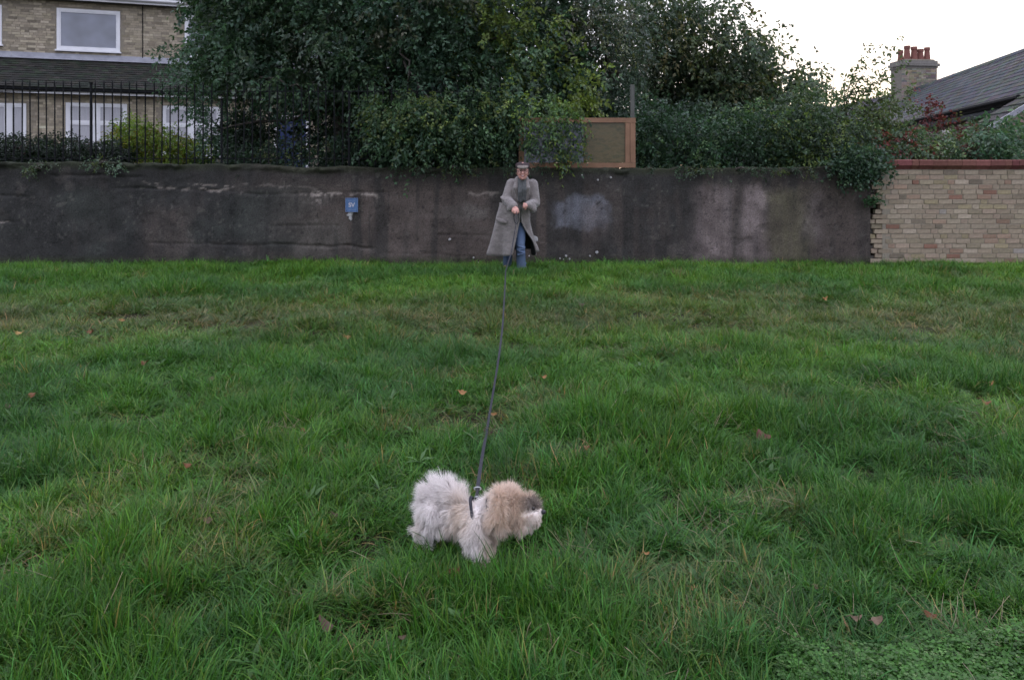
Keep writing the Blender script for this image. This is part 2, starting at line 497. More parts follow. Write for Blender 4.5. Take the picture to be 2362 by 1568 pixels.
GREEN = np.array([0.046, 0.134, 0.019]); BRIGHT = np.array([0.082, 0.192, 0.026]); BLUE = np.array([0.042, 0.120, 0.030]); STRAW = np.array([0.19, 0.17, 0.08]); OLIVE = np.array([0.075, 0.105, 0.035])
def lerp(a, b, t): return a * (1 - t[:, None]) + b * t[:, None]
gc = np.tile(GREEN, (nn, 1))
gc = lerp(gc, BRIGHT, np.clip(sstep(0.42, 0.68, big) * 0.7 + 0.45 * sstep(9.0, 10.6, y), 0, 1))
gc = lerp(gc, BLUE, 0.75 * sstep(0.48, 0.66, fbm(x * 1.3 + 70, y * 1.3, 51, 3)))
gc = lerp(gc, OLIVE, np.clip(band * 0.75 + 0.3 * dry, 0, 0.9))
sd = R.uniform(size=nn)
gc = lerp(gc, STRAW, np.where(sd < 0.02 + 0.32 * band + 0.55 * band2 + 0.55 * dry + 0.2 * hol, R.uniform(0.3, 0.85, nn), 0.0))
gc *= (R.uniform(0.72, 1.28, nn) * (0.8 + 0.5 * fbm(x * 3.3, y * 3.3, 55, 3)))[:, None]
pts = np.stack([x, y, gz(x, y)], 1)
grass = scatter("grass", tcol, pts, rot, scl, R.integers(0, NV, nn), gc)
tag(grass, "long uneven green grass covering the whole field", kind="stuff")

# low leafy ground cover, near right corner
x = R.uniform(0.6, 2.2, 30000); y = R.uniform(1.95, 2.75, 30000)
k = R.uniform(size=len(x)) < clover_mask(x, y) * 0.42
x, y = x[k], y[k]; nn = len(x)
sc_ = R.uniform(0.75, 1.35, nn)
clover = scatter("ground_cover", ccol, np.stack([x, y, gz(x, y)], 1), np.stack([R.normal(0, 0.2, nn), R.normal(0, 0.2, nn), R.uniform(0, 6.28, nn)], 1),
                 np.stack([sc_, sc_, sc_ * (0.7 + 0.7 * fbm(x * 6, y * 6, 61, 2))], 1), R.integers(0, 5, nn), np.array([0.065, 0.165, 0.03]) * R.uniform(0.65, 1.35, (nn, 1)))
tag(clover, "low pale green leafy weeds spreading through the grass", kind="stuff")

def leaf_arrays(c, d, nrm, L, W, col):
    """five-vertex folded leaves: base, two sides, rib, tip"""
    n_ = len(c)
    d = d / np.linalg.norm(d, axis=1, keepdims=True)
    s = np.cross(d, nrm); s /= np.linalg.norm(s, axis=1, keepdims=True) + 1e-9
    u = np.cross(s, d)
    L = L[:, None]; W = W[:, None]
    b_ = c; ml = c + d * L * .45 + s * W * .5 + u * W * .16; mr = c + d * L * .45 - s * W * .5 + u * W * .16
    m_ = c + d * L * .5; t = c + d * L - u * L * .12
    V = np.stack([b_, ml, mr, m_, t], 1).reshape(-1, 3)
    i = np.arange(n_)[:, None] * 5
    T = np.concatenate([i + np.array([[0, 3, 1]]), i + np.array([[1, 3, 4]]), i + np.array([[3, 2, 4]]), i + np.array([[0, 2, 3]])], 1).reshape(-1, 3)
    return V, T, np.repeat(col, 5, 0)

# rosettes of broad dock and plantain leaves in the sward
rc, rd, rn, rl, rw, rcol = [], [], [], [], [], []
for i in range(170):
    yy = math.sqrt(random.uniform(2.0 ** 2, 12.0 ** 2)); xx = random.uniform(-1, 1) * 0.66 * yy; z0 = gz1(xx, yy) + 0.045
    for k in range(random.randint(4, 7)):
        a_ = random.uniform(0, 6.28); el_ = random.uniform(0.25, 0.9)
        rc.append((xx, yy, z0)); rd.append((math.cos(a_) * math.cos(el_), math.sin(a_) * math.cos(el_), math.sin(el_))); rn.append((random.gauss(0, .2), random.gauss(0, .2), 1)); rl.append(random.uniform(0.05, 0.10)); rw.append(random.uniform(0.012, 0.024)); q_ = random.uniform(0.7, 1.2); rcol.append((0.05 * q_, 0.10 * q_, 0.028 * q_))
v_, t_, c_ = leaf_arrays(np.array(rc), np.array(rd), np.array(rn), np.array(rl), np.array(rw), np.array(rcol))
weeds = obj("field_weeds", fast_mesh("field_weeds", v_, t_, c_), None, M['leaf'])
tag(weeds, "small broad leaved weeds growing up through the grass", kind="stuff")

# dry stalks and straw lying in the grass
st = MB()
def stalk(p, q, r=0.0013, col=(0.42, 0.33, 0.22), sag=0.012):
    p, q = Vector(p), Vector(q)
    m = (p + q) / 2 + Vector((random.uniform(-1, 1) * sag, random.uniform(-1, 1) * sag, random.uniform(-0.3, 1) * sag))
    k = random.uniform(0.7, 1.25)
    st.tube([p, p * 0.35 + m * 0.65, m * 0.4 + q * 0.6, q], [r, r, r * 0.9, r * 0.5], 3, tuple(c * k for c in col))
def stalk_px(a, b, c, d, h0=0.02, h1=0.12, r=0.0014):
    x0, y0 = on_ground(a, b, h0); z0 = gz1(x0, y0)
    X0 = Vector((x0, y0, h0 + z0)); q = P(c, d, y0 - 0.05)
    stalk(X0, q, r)
for s in ((210, 1480, 282, 1318), (1345, 1262, 1357, 1192), (1668, 1340, 1675, 1290), (1211, 1493, 1225, 1432), (1270, 1500, 1262, 1435), (2220, 1370, 2235, 1310), (2280, 1290, 2290, 1262), (2250, 1370, 2262, 1330),
          (205, 1050, 217, 1010), (640, 1020, 618, 985), (660, 1000, 652, 962), (668, 1005, 690, 965), (583, 1058, 605, 1030), (1640, 1000, 1665, 945), (1655, 1005, 1690, 950), (1640, 990, 1660, 955), (545, 988, 552, 965), (714, 990, 720, 955),
          (465, 1340, 495, 1305), (90, 1100, 40, 1075), (1240, 1530, 1290, 1465), (1500, 1540, 1440, 1490), (1480, 1560, 1560, 1545), (130, 1130, 185, 1085), (505, 1000, 510, 935), (912, 1100, 920, 1070), (1030, 600, 1030, 590), (1690, 622, 1692, 594)):
    stalk_px(*s)
for cx_, cy_, nst, spr in ((660, 1010, 26, 0.10), (1110, 1010, 16, 0.09), (1655, 975, 18, 0.11), (1300, 1290, 30, 0.07), (1600, 1225, 24, 0.08), (2290, 1470, 34, 0.06), (110, 1330, 22, 0.08), (1420, 810, 30, 0.16), (2040, 905, 26, 0.14),
                            (480, 1205, 10, 0.05), (330, 1095, 10, 0.06), (1700, 1180, 20, 0.12), (750, 735, 26, 0.4), (1000, 700, 20, 0.4), (1500, 740, 30, 0.6), (1750, 745, 24, 0.5), (2000, 760, 30, 0.4), (350, 720, 20, 0.5), (2230, 1015, 18, 0.12), (1180, 745, 20, 0.4), (560, 750, 24, 0.4), (1830, 1450, 22, 0.09), (2180, 1440, 14, 0.06), (1480, 1520, 12, 0.05), (930, 1400, 8, 0.05)):
    gx0, gy0 = on_ground(cx_, cy_, 0.03)
    for i in range(nst):
        ax, ay = gx0 + random.gauss(0, spr), gy0 + random.gauss(0, spr * 0.8)
        L = random.uniform(0.05, 0.15); an = random.uniform(0, 6.28); el = random.choice((0.1, 0.25, 0.5, 0.9))
        z0 = gz1(ax, ay) + random.uniform(0.02, 0.07)
        stalk((ax, ay, z0), (ax + L * math.cos(an) * math.cos(el), ay + L * math.sin(an) * math.cos(el), z0 + L * math.sin(el)), 0.001, (0.30, 0.24, 0.16))
for i in range(420):
    yy = math.sqrt(random.uniform(2.0 ** 2, 9.5 ** 2)); xx = random.uniform(-1, 1) * 0.65 * yy
    L = random.uniform(0.05, 0.13); an = random.uniform(0, 6.28); el = random.uniform(0, 1.3); z0 = gz1(xx, yy) + random.uniform(0.02, 0.08)
    stalk((xx, yy, z0), (xx + L * math.cos(an) * math.cos(el), yy + L * math.sin(an) * math.cos(el), z0 + L * math.sin(el)), 0.0009, (0.38, 0.32, 0.22))
straw = st.build("dry_stalks", M['straw'], smooth=True, colattr=True)
tag(straw, "thin dry straw coloured stalks scattered in the grass", kind="stuff")

# ------------------------------------------------------------------ rendered boundary wall
MPP = F / WALL_Y      # px per metre on the wall
def wall_top(x):      # height of the rendered wall along its length
    px = CX + x * MPP
    py = np.interp(px, [-3000, 0, 250, 520, 820, 1200, 1470, 1900, 2030], [374, 375, 376, 381, 386, 389, 389, 387, 384])
    return CAM_H - (py - HY) / MPP
WX1 = (2008 - CX) / MPP
wx = np.concatenate([np.linspace(-45, -9, 60), np.arange(-8.95, WX1 + 0.001, 0.02)])
nz = 84
tt = np.linspace(0, 1, nz)
wgx, wgt = np.meshgrid(wx, tt, indexing='ij')
top = wall_top(wgx) + (fbm(wgx * 4, wgx * 0 + 2, 15, 4) - 0.5) * 0.075
wgz = -0.25 + wgt * (top + 0.25)
pxw, pyw = CX + wgx * MPP, HY - (wgz - CAM_H) * MPP
dep = (fbm(wgx * 2.2, wgz * 2.2, 71, 4) - 0.5) * 0.03 + (fbm(wgx * 14, wgz * 14, 72, 3) - 0.5) * 0.008
# rough coping zone at the top and the scabbed lower courses
capz = sstep(0.10, 0.03, top - wgz)
dep -= capz * np.clip(0.12 * (fbm(wgx * 3, wgz * 5, 73, 4) - 0.45), 0, 1) * 2
def crack(x0, y0, x1, y1, w, d, seed):
    global dep
    yc = y0 + (y1 - y0) * (pxw - x0) / (x1 - x0) + (fbm(pxw / 40, pxw * 0 + seed, seed, 3) - 0.5) * 7
    m = sstep(x0 - 12, x0 + 12, pxw) * sstep(x1 + 12, x1 - 12, pxw)
    dep = dep + d * np.exp(-((pyw - yc) / w) ** 2) * m * (0.35 + 1.1 * vnoise(pxw / 17, pxw * 0 + seed, seed + 5))
for c in ((620, 564, 860, 570, 2.6, 0.035, 1), (340, 560, 620, 565, 2.2, 0.018, 2), (0, 452, 60, 454, 2.6, 0.03, 3), (-40, 510, 40, 511, 2.5, 0.02, 4), (620, 520, 780, 521, 2.2, 0.016, 5), (560, 448, 900, 444, 2.5, 0.018, 6), (260, 432, 540, 440, 2.2, 0.02, 7), (1000, 540, 1130, 545, 2.2, 0.012, 8), (880, 585, 1130, 590, 2.0, 0.01, 9), (120, 405, 330, 408, 3, 0.03, 10)):
    crack(*c)
# vertical joint
dep += 0.02 * np.exp(-((pxw - 590) / 3) ** 2) * sstep(560, 575, pyw)
# broken edge towards the brick wall
# --- albedo: damp, lime runs, faded paint, lichen
n1, n2, n3 = fbm(wgx * 1.1, wgz * 1.5, 81, 5), fbm(wgx * 5, wgz * 5, 82, 4), fbm(wgx * 6.5, wgz * 0.55, 83, 4)
wc = np.zeros((*wgx.shape, 3))
BROWN, DARK, GREY, OLV, MAUVE, BLUEP = (np.array(c) for c in ((0.094, 0.079, 0.072), (0.042, 0.042, 0.041), (0.150, 0.130, 0.128), (0.105, 0.098, 0.068), (0.178, 0.150, 0.148), (0.115, 0.120, 0.140)))
def blend(col, m):
    global wc
    m = np.clip(m, 0, 1)[..., None]
    wc = wc * (1 - m) + np.array(col) * m
blend(BROWN, np.ones_like(n1))
left = sstep(700, 480, pxw + (n1 - 0.5) * 300)
blend(DARK * np.array((0.85, 0.92, 0.95)), left * (0.75 + 0.6 * (n3 - 0.3)))
blend((0.050, 0.056, 0.052), sstep(0.5, 0.7, fbm(wgx * 0.9 + 4, wgz * 2, 84, 4)) * sstep(1000, 500, pxw) * 0.7)
blend(DARK, sstep(0.48, 0.66, n3) * 0.75)
blend(DARK * 0.8, sstep(0.42, 0.1, top - wgz) * (0.55 + 0.5 * n2) * 0.85)
def patch(x0, y0, x1, y1, col, a, soft=14, seed=0, wob=26):
    u = pxw + (fbm(pxw / 26 + seed, pyw / 60, 90 + seed, 4) - 0.5) * wob; v = pyw + (fbm(pxw / 30, pyw / 30 + seed, 95 + seed, 4) - 0.5) * wob
    m = sstep(x0 - soft, x0 + soft, u) * sstep(x1 + soft, x1 - soft, u) * sstep(y0 - soft, y0 + soft, v) * sstep(y1 + soft, y1 - soft, v)
    blend(col, m * a * (0.35 + 1.2 * n2 * fbm(wgx * 13, wgz * 0.8, 88, 3) * 2))
patch(1275, 395, 1490, 610, DARK, 0.55, 20, 1)
patch(1470, 400, 1600, 600, DARK * 0.95, 0.75, 14, 2)
patch(1280, 462, 1404, 522, BLUEP * 1.25, 0.8, 10, 3, 60)
patch(1345, 470, 1395, 555, GREY, 0.4, 14, 4)
patch(1596, 430, 1690, 640, MAUVE * 1.15, 0.7, 22, 5, 40)
patch(1690, 420, 1720, 640, DARK, 0.55, 12, 6, 24)
patch(1706, 432, 1775, 640, MAUVE * 1.25, 0.8, 14, 7, 22)
patch(1768, 440, 1870, 640, OLV * 1.1, 0.75, 18, 8, 34)
patch(1845, 452, 1895, 560, GREY * 0.9, 0.45, 16, 9, 34)
patch(1895, 430, 2012, 640, BROWN * 0.85, 0.5, 20, 10)
patch(1020, 478, 1122, 508, (0.15, 0.14, 0.13), 0.5, 10, 11)
patch(905, 470, 1000, 610, BROWN * 1.2, 0.5, 30, 12)
patch(690, 500, 800, 580, (0.10, 0.095, 0.085), 0.5, 30, 13)
patch(330, 480, 430, 610, BROWN * 0.9, 0.5, 24, 14)
def run(x0, y0, x1, y1, w, col, a, seed, drip=0.0):
    yc = y0 + (y1 - y0) * (pxw - x0) / (x1 - x0) + (fbm(pxw / 22, pxw * 0 + seed, seed, 3) - 0.5) * 9
    m = sstep(x0 - 5, x0 + 5, pxw) * sstep(x1 + 5, x1 - 5, pxw) * np.where(pyw > yc, np.exp(-((pyw - yc) / (w + drip * vnoise(pxw / 5, pxw * 0, seed + 3) ** 3)) ** 2), np.exp(-((pyw - yc) / w) ** 2))
    blend(col, m * a * sstep(0.25, 0.5, vnoise(pxw / 9, pyw / 6, seed + 9)))
LIME = (0.36, 0.32, 0.29)
for i, r_ in enumerate(((460, 436, 560, 440, 1.8, 0.85, 3), (435, 425, 540, 430, 1.4, 0.6, 3), (350, 432, 440, 436, 1.8, 0.6, 4), (330, 421, 365, 420, 1.6, 0.5, 3), (690, 443, 870, 449, 2.0, 0.8, 14), (560, 426, 760, 434, 1.6, 0.35, 3), (720, 446, 740, 448, 4, 0.8, 34), (1080, 446, 1150, 448, 2.2, 0.5, 8), (-10, 515, 20, 514, 1.5, 0.5, 2), (1200, 556, 1260, 560, 1.5, 0.3, 2))):
    run(*r_[:5], LIME, r_[5], 120 + i, r_[6])
# lichen flecks
fl = sstep(0.80, 0.86, vnoise(wgx * 22, wgz * 22, 130)) * sstep(0.45, 0.6, fbm(wgx * 1.4, wgz * 1.4, 131, 3))
blend((0.15, 0.145, 0.13), fl * 0.3)
# moss along the top and foot
blend((0.034, 0.042, 0.022), sstep(0.14, 0.03, top - wgz) * (0.35 + 0.7 * n2) * 0.8)
blend((0.05, 0.06, 0.03), sstep(0.12, 0.0, wgz - 0.03) * 0.5)
chip = sstep(0.60, 0.64, fbm(wgx * 3.1, wgz * 4.2, 151, 5)) * 0.28
blend((0.125, 0.112, 0.102), chip * sstep(0.45, 0.6, fbm(wgx * 0.8, wgz * 0.8, 152, 2)))
chip2 = sstep(0.63, 0.645, fbm(wgx * 4.3 + 9, wgz * 5.5, 153, 5)) * sstep(0.4, 0.6, fbm(wgx * 0.7 + 3, wgz * 0.7, 155, 2))
blend((0.028, 0.028, 0.027), chip2 * 0.22); dep += chip2 * 0.008
pit = sstep(0.86, 0.9, vnoise(wgx * 31, wgz * 31, 154)); blend((0.02, 0.02, 0.02), pit * 0.55)
wc *= 0.95 * np.array((1.05, 1.0, 0.95)) * (0.6 + 0.8 * n2)[..., None] * (0.86 + 0.28 * fbm(wgx * 30, wgz * 30, 140, 2))[..., None]

Vf = np.stack([wgx.ravel(), (WALL_Y + dep).ravel(), wgz.ravel()], 1)
nf = len(Vf)
# top, back and end faces
te = np.stack([wx, np.full_like(wx, WALL_Y + 0.14), wgz[:, -1] + 0.012], 1)
tb = np.stack([wx, np.full_like(wx, WALL_Y + 0.29), wgz[:, -1] - 0.01], 1)
bb = np.stack([wx, np.full_like(wx, WALL_Y + 0.29), np.full_like(wx, -0.25)], 1)
V = np.vstack([Vf, te, tb, bb]); nx = len(wx)
fl_ = [grid_faces(nx, nz)[:, [0, 1, 2, 3]]]
i = np.arange(nx - 1)
ft = i * nz + nz - 1
fl_.append(np.stack([ft, ft + nz, nf + i + 1, nf + i], 1))
fl_.append(np.stack([nf + i, nf + i + 1, nf + nx + i + 1, nf + nx + i], 1))
fl_.append(np.stack([nf + nx + i, nf + nx + i + 1, nf + 2 * nx + i + 1, nf + 2 * nx + i], 1))
C = np.vstack([wc.reshape(-1, 3), np.tile((0.035, 0.042, 0.024), (3 * nx, 1))])
n = N("old_cement_render")
base = n.mix(n.attr("Col"), n.ramp(n.noise(48, 6, 0.8), [(0.35, (0.58, 0.58, 0.58)), (0.65, (1.42, 1.42, 1.42))]))
M['render'] = n.done(n.pbr(base, 0.92, 0.15, n.bump(n.noise(60, 6, 0.75), 0.9, 0.015)))
rwall = empty("rendered_wall", (0, WALL_Y, 0))
rbody = obj("render_face", fast_mesh("render_face", V - np.array([0, WALL_Y, 0]), np.vstack(fl_), C, smooth=True), rwall, M['render'])
tag(rwall, "long dark stained cement rendered wall along the field edge", "wall", kind="thing")
# end of the render: broken core
core = MB()
for k in range(19):
    z0 = -0.05 + k * 0.083
    core.box((WX1 - 0.25, 0.05 + random.uniform(0, 0.03), z0), (WX1 + random.uniform(0.0, 0.17), 0.26, z0 + 0.075), None, 0, 0.012)
core.build("broken_core", M['bark'], rwall)

def splat(name, px, py, r, parent, rr=0.35, stretch=1.0, mat='white_patch'):
    q = P(px, py, WALL_Y); b = MB(); n_ = 11
    ring = []
    for k in range(n_):
        a = 2 * math.pi * k / n_; q_ = r * random.uniform(1 - rr, 1 + rr * 0.4)
        ring.append((q.x + q_ * math.cos(a), q.z + q_ * math.sin(a) * stretch))
    vs = [(a, -0.026, c) for a, c in ring] + [(a + (q.x - a) * 0.3, -0.034, c + (q.z - c) * 0.3) for a, c in ring] + [(a, 0.01, c) for a, c in ring]
    fs = [tuple(range(n_, 2 * n_))] + [(k, (k + 1) % n_, n_ + (k + 1) % n_, n_ + k) for k in range(n_)] + [(2 * n_ + k, 2 * n_ + (k + 1) % n_, (k + 1) % n_, k) for k in range(n_)]
    b.add(vs, fs)
    return b.build(name, M[mat], parent, smooth=False, fixn=True)
splat("mortar_patch", 808, 494, 0.055, rwall)
splat("mortar_patch", 809, 503, 0.028, rwall, 0.3, 1.6)
splat("mortar_patch", 1233, 551, 0.055, rwall, 0.2)
for a, b_, r in ((1220, 590, 0.013), (1268, 604, 0.016), (1291, 596, 0.014), (1299, 598, 0.01), (1305, 590, 0.02), (1313, 597, 0.016), (1376, 582, 0.024), (1360, 590, 0.014), (1281, 607, 0.013), (1092, 594, 0.015), (1103, 605, 0.012), (1158, 605, 0.012), (1378, 415, 0.016), (1408, 410, 0.018), (1342, 404, 0.013), (1037, 552, 0.022)):
    splat("mortar_splash", a, b_, r, rwall)

# ------------------------------------------------------------------ blue plate on the wall
sp = P(811, 473, WALL_Y - 0.05)
M['blue_enamel'] = mottled("blue_enamel", (0.055, 0.115, 0.24), (0.085, 0.165, 0.31), 14, 0.45, 0.4, 0.1, 60)
M['pale_letter'] = mottled("pale_letter_paint", (0.42, 0.40, 0.44), (0.52, 0.50, 0.54), 40, 0.5, 0.3, 0.0)
M['dim_letter'] = mottled("dim_letter_paint", (0.12, 0.17, 0.30), (0.17, 0.22, 0.36), 40, 0.5, 0.3, 0.0)
sign = empty("valve_sign", sp)
b = MB(); w, h = 0.098, 0.110
b.box((-w, -0.006, -h), (w, 0.006, h)); plate = b.build("plate", M['blue_enamel'], sign)
b = MB()
for q in ((-w, -h, w, -h + 0.006), (-w, h - 0.006, w, h), (-w, -h + 0.006, -w + 0.006, h - 0.006), (w - 0.006, -h + 0.006, w, h - 0.006)):
    b.box((q[0], -0.010, q[1]), (q[2], -0.0062, q[3]))
b.build("rim", M['dim_letter'], sign)
def letters(txt, size, x, z, mat, parent, bold=0.0):
    cu = bpy.data.curves.new("lettering", 'FONT'); cu.body = txt; cu.size = size; cu.align_x = 'CENTER'; cu.extrude = 0.0012; cu.offset = bold
    t = bpy.data.objects.new("lettering", cu); COL.objects.link(t)
    me = bpy.data.meshes.new_from_object(t.evaluated_get(bpy.context.evaluated_depsgraph_get()))
    bpy.data.objects.remove(t)
    o = obj("lettering", me, parent, mat); o.rotation_euler = (math.pi / 2, 0, 0); o.location = (x, -0.0085, z)
    return o
letters("SV", 0.092, 0, -0.030, M['pale_letter'], sign, 0.003)
b = MB()
for row, (z0, cnt, hh) in enumerate(((0.055, 5, 0.022), (-0.085, 6, 0.020))):   # two rows of worn, unreadable small print
    for k in range(cnt):
        xx = (k - (cnt - 1) / 2) * 0.023
        b.box((xx - 0.006, -0.0085, z0), (xx + 0.006, -0.0062, z0 + hh * random.uniform(0.7, 1)))
b.build("worn_print", M['dim_letter'], sign)["kind"] = "stuff"
for sx, sz in ((-w + 0.014, h - 0.014), (w - 0.014, h - 0.014), (-w + 0.014, -h + 0.014), (w - 0.014, -h + 0.014)):
    b = MB(); b.tube([(sx, -0.012, sz), (sx, 0.05, sz)], 0.005, 8); b.build("screw", M['black_iron'], sign)
tag(sign, "small square blue plate lettered SV fixed to the dark wall", "sign")

# ------------------------------------------------------------------ yellow brick wall, right
BW_X0 = (2016 - CX) / MPP; BW_X1 = 8.45
bwall = empty("brick_wall", (BW_X0, WALL_Y, 0))
tag(bwall, "pale yellow stock brick wall with red coping at the field edge", "wall", kind="thing")
CO = 0.0775; Z0 = -0.075; NC = 20
PAL = [((0.31, 0.262, 0.215), 18), ((0.285, 0.24, 0.195), 18), ((0.34, 0.295, 0.245), 12), ((0.25, 0.21, 0.17), 10), ((0.265, 0.235, 0.18), 10), ((0.215, 0.185, 0.15), 6), ((0.335, 0.265, 0.225), 12), ((0.39, 0.335, 0.29), 6),
       ((0.28, 0.245, 0.16), 5), ((0.135, 0.12, 0.105), 3), ((0.24, 0.15, 0.12), 4), ((0.21, 0.085, 0.07), 2.0), ((0.31, 0.215, 0.175), 5), ((0.28, 0.27, 0.28), 1.5)]
def pick():
    t = random.uniform(0, sum(w for _, w in PAL))
    for c, w in PAL:
        t -= w
        if t <= 0: break
    k = random.uniform(0.86, 1.12)
    c = tuple(0.68 * v + 0.32 * m for v, m in zip(c, (0.30, 0.25, 0.19))); return (c[0] * k * 1.06, c[1] * k, c[2] * k * 0.9)
def brick_mesh(name, L, H, D, seed):
    r = random.Random(seed); b = 0.004; j = 0.0022
    J = lambda: r.uniform(-j, j)
    bm = bmesh.new()
    vs = []
    for (x, z, y) in ((0, 0, 0), (L, 0, 0), (L, H, 0), (0, H, 0)):
        ix, iz = (b if x == 0 else -b), (b if z == 0 else -b)
        vs.append((bm.verts.new((x + ix + J(), 0 + J(), z + iz + J())), bm.verts.new((x + J(), b, z + J())), bm.verts.new((x, D, z))))
    bm.faces.new([v[0] for v in vs])
    for k in range(4):
        a, c = vs[k], vs[(k + 1) % 4]
        bm.faces.new((a[0], a[1], c[1], c[0])); bm.faces.new((a[1], a[2], c[2], c[1]))
    bmesh.ops.recalc_face_normals(bm, faces=bm.faces)
    me = bpy.data.meshes.new(name); bm.to_mesh(me); bm.free(); me.materials.append(M['brick_part'])
    return me
LST, LHD, BH, BD = 0.2125, 0.1025, 0.0665, 0.09
STR = [brick_mesh("brick", LST, BH, BD, i) for i in range(5)]
HDR = [brick_mesh("brick", LHD, BH, BD, 20 + i) for i in range(4)]
tail = MB()          # bricks of the same wall beyond the frame, joined
nbr = 0
for k in range(NC):
    z = Z0 + k * CO
    xx = random.uniform(-0.10, 0.02) if k > 1 else 0.0
    xx = random.choice((-0.07, -0.02, 0.03, 0.06, 0.10)) + random.uniform(-0.03, 0.03)
    lastH = False
    while xx < BW_X1 - BW_X0 + 5.0:
        head = (random.random() < 0.40) if not lastH else (random.random() < 0.12)
        lastH = head
        L = LHD if head else LST
        proud = random.uniform(-0.004, 0.005) if xx > 0.1 else random.uniform(0.0, 0.03)
        if BW_X0 + xx < BW_X1:
            o = bpy.data.objects.new("brick", random.choice(HDR if head else STR)); COL.objects.link(o); o.parent = bwall
            o.location = (xx, proud, z + random.uniform(-0.002, 0.002)); o.rotation_euler = (0, random.uniform(-0.008, 0.008), 0)
            o.color = (*pick(), 1); nbr += 1
        else:
            tail.box((xx, proud, z), (xx + L, proud + 0.1, z + BH), pick())
        xx += L + 0.0105
print("bricks in view:", nbr)
tl = tail.build("brickwork", M['brick_stuff'], bwall, colattr=True); tl["kind"] = "stuff"
b = MB(); b.box((0.13, 0.0095, Z0 - 0.1), (BW_X1 - BW_X0 + 5.1, 0.215, Z0 + NC * CO)); b.build("mortar_bed", M['mortar'], bwall)
# red coping bricks: a sloping soffit under an upright face
ztop = Z0 + NC * CO
COPE = []
for i in range(3):
    L = (0.215, 0.222, 0.103)[i]
    m_ = MB(); m_.prism([(-0.055, 0.060), (-0.055, 0.138), (-0.03, 0.150), (0.23, 0.150), (0.25, 0.138), (0.25, 0.02), (0.0, 0.0), (-0.012, 0.018)], (0, L), axis=0)
    me = bpy.data.meshes.new("coping_brick"); me.from_pydata(m_.v, [], m_.f); me.materials.append(M['brick_part'])
    bm = bmesh.new(); bm.from_mesh(me); bmesh.ops.recalc_face_normals(bm, faces=bm.faces); bm.to_mesh(me); bm.free()
    COPE.append((L, me))
xx = 0.02
while xx < BW_X1 - BW_X0 + 1.2:
    L, me = random.choice(COPE)
    o = bpy.data.objects.new("coping_brick", me); COL.objects.link(o); o.parent = bwall
    o.location = (xx, random.uniform(-0.004, 0.004), ztop + random.uniform(-0.002, 0.002) + 0.004)
    k = random.uniform(0.75, 1.25); o.color = (0.175 * k, 0.070 * k * random.uniform(0.9, 1.2), 0.060 * k, 1)
    xx += L + 0.006
b = MB(); b.box((0.0, 0.02, ztop - 0.01), (BW_X1 - BW_X0 + 1.2, 0.2, ztop + 0.13)); b.build("coping_bed", M['mortar'], bwall)
# pale end block on the coping's left end
b = MB(); b.box((-0.10, -0.03, ztop + 0.03), (0.012, 0.2, ztop + 0.145), None, 0, 0.006); b.build("end_block", M['lead'], bwall)

# ------------------------------------------------------------------ railings on the wall
RY = WALL_Y + 0.16
rail = empty("iron_railing", (0, RY, 0))
tag(rail, "tall black iron railing standing on the dark wall", "railing")
def zr(py): return CAM_H - (py - HY) / F * RY
def xr(px): return (px - CX) / F * RY
bar_b = MB(); hgt = zr(205) - 1.42
bar_b.tube([(0, 0, 0), (0, 0, hgt - 0.05), (0, 0, hgt)], [0.0105, 0.0105, 0.003], 6)
bar_me = bar_b.build("bar", M['black_iron'], rail, smooth=False); first = True
posts = [(210, 193, 0.022), (511, 230, 0.018), (805, 215, 0.022), (1195, 250, 0.018), (-90, 193, 0.022)]
px = 13.5 - 19.0 * 8
while px < 1190:
    if all(abs(px - p[0]) > 8 for p in posts):
        if first: o = bar_me; first = False
        else:
            o = bar_me.copy(); COL.objects.link(o); o.parent = rail
        o.location = (xr(px), random.uniform(-0.003, 0.003), float(wall_top(np.array([xr(px)]))[0]) - 0.03)
        o.rotation_euler = (random.gauss(0, 0.004), random.gauss(0, 0.005), 0)
    px += 18.95
for p, ytop, r in posts:
    b = MB(); zb = float(wall_top(np.array([xr(p)]))[0]) - 0.05
    b.tube([(xr(p), 0, zb), (xr(p), 0, zr(ytop))], r * 0.95, 8); b.box((xr(p) - r * 1.2, -r * 1.2, zr(ytop)), (xr(p) + r * 1.2, r * 1.2, zr(ytop) + 0.015)); b.build("post", M['black_iron'], rail)
for y0 in (211, 366):
    b = MB(); b.box((xr(-150), 0.010, zr(y0) - 0.007), (xr(1190), 0.018, zr(y0) + 0.007)); b.build("rail", M['black_iron'], rail)

# ------------------------------------------------------------------ timber framed screen on the wall
FY = WALL_Y + 0.06
fx = lambda px: (px - CX) / F * FY
fz = lambda py: CAM_H - (py - HY) / F * FY
scr = empty("framed_screen", (0, FY, 0))
tag(scr, "screen panel in a new orange timber frame standing on the wall", "screen")
def rail_box(name, x0, y0, x1, y1, mat, d0=-0.03, d1=0.04):
    b = MB(); b.box((fx(x0), d0, fz(y1)), (fx(x1), d1, fz(y0)), None, 0, 0.0015); return b.build(name, M[mat], scr)
rail_box("frame_rail", 1196, 272.5, 1465, 283.5, 'timber')
rail_box("frame_rail", 1196, 376, 1465, 387, 'timber')
rail_box("frame_stile", 1196, 284, 1208, 375.5, 'timber', -0.028, 0.038)
rail_box("frame_stile", 1441.5, 284, 1452, 375.5, 'timber', -0.028, 0.038)
rail_box("frame_stile", 1452.6, 284, 1464.5, 375.5, 'timber', -0.033, 0.038)
n = N("grey_reflection_paint")  # left of the glossy pane: blue-grey reflection put into the colour
M['grey_pane'] = n.done(n.pbr(n.ramp(n.noise(4, 4), [(0.35, (0.10, 0.105, 0.13)), (0.65, (0.18, 0.18, 0.225))]), 0.12, 0.7))
n = N("brown_reflection_pane")  # right of the same pane: uneven brown reflection put into the colour
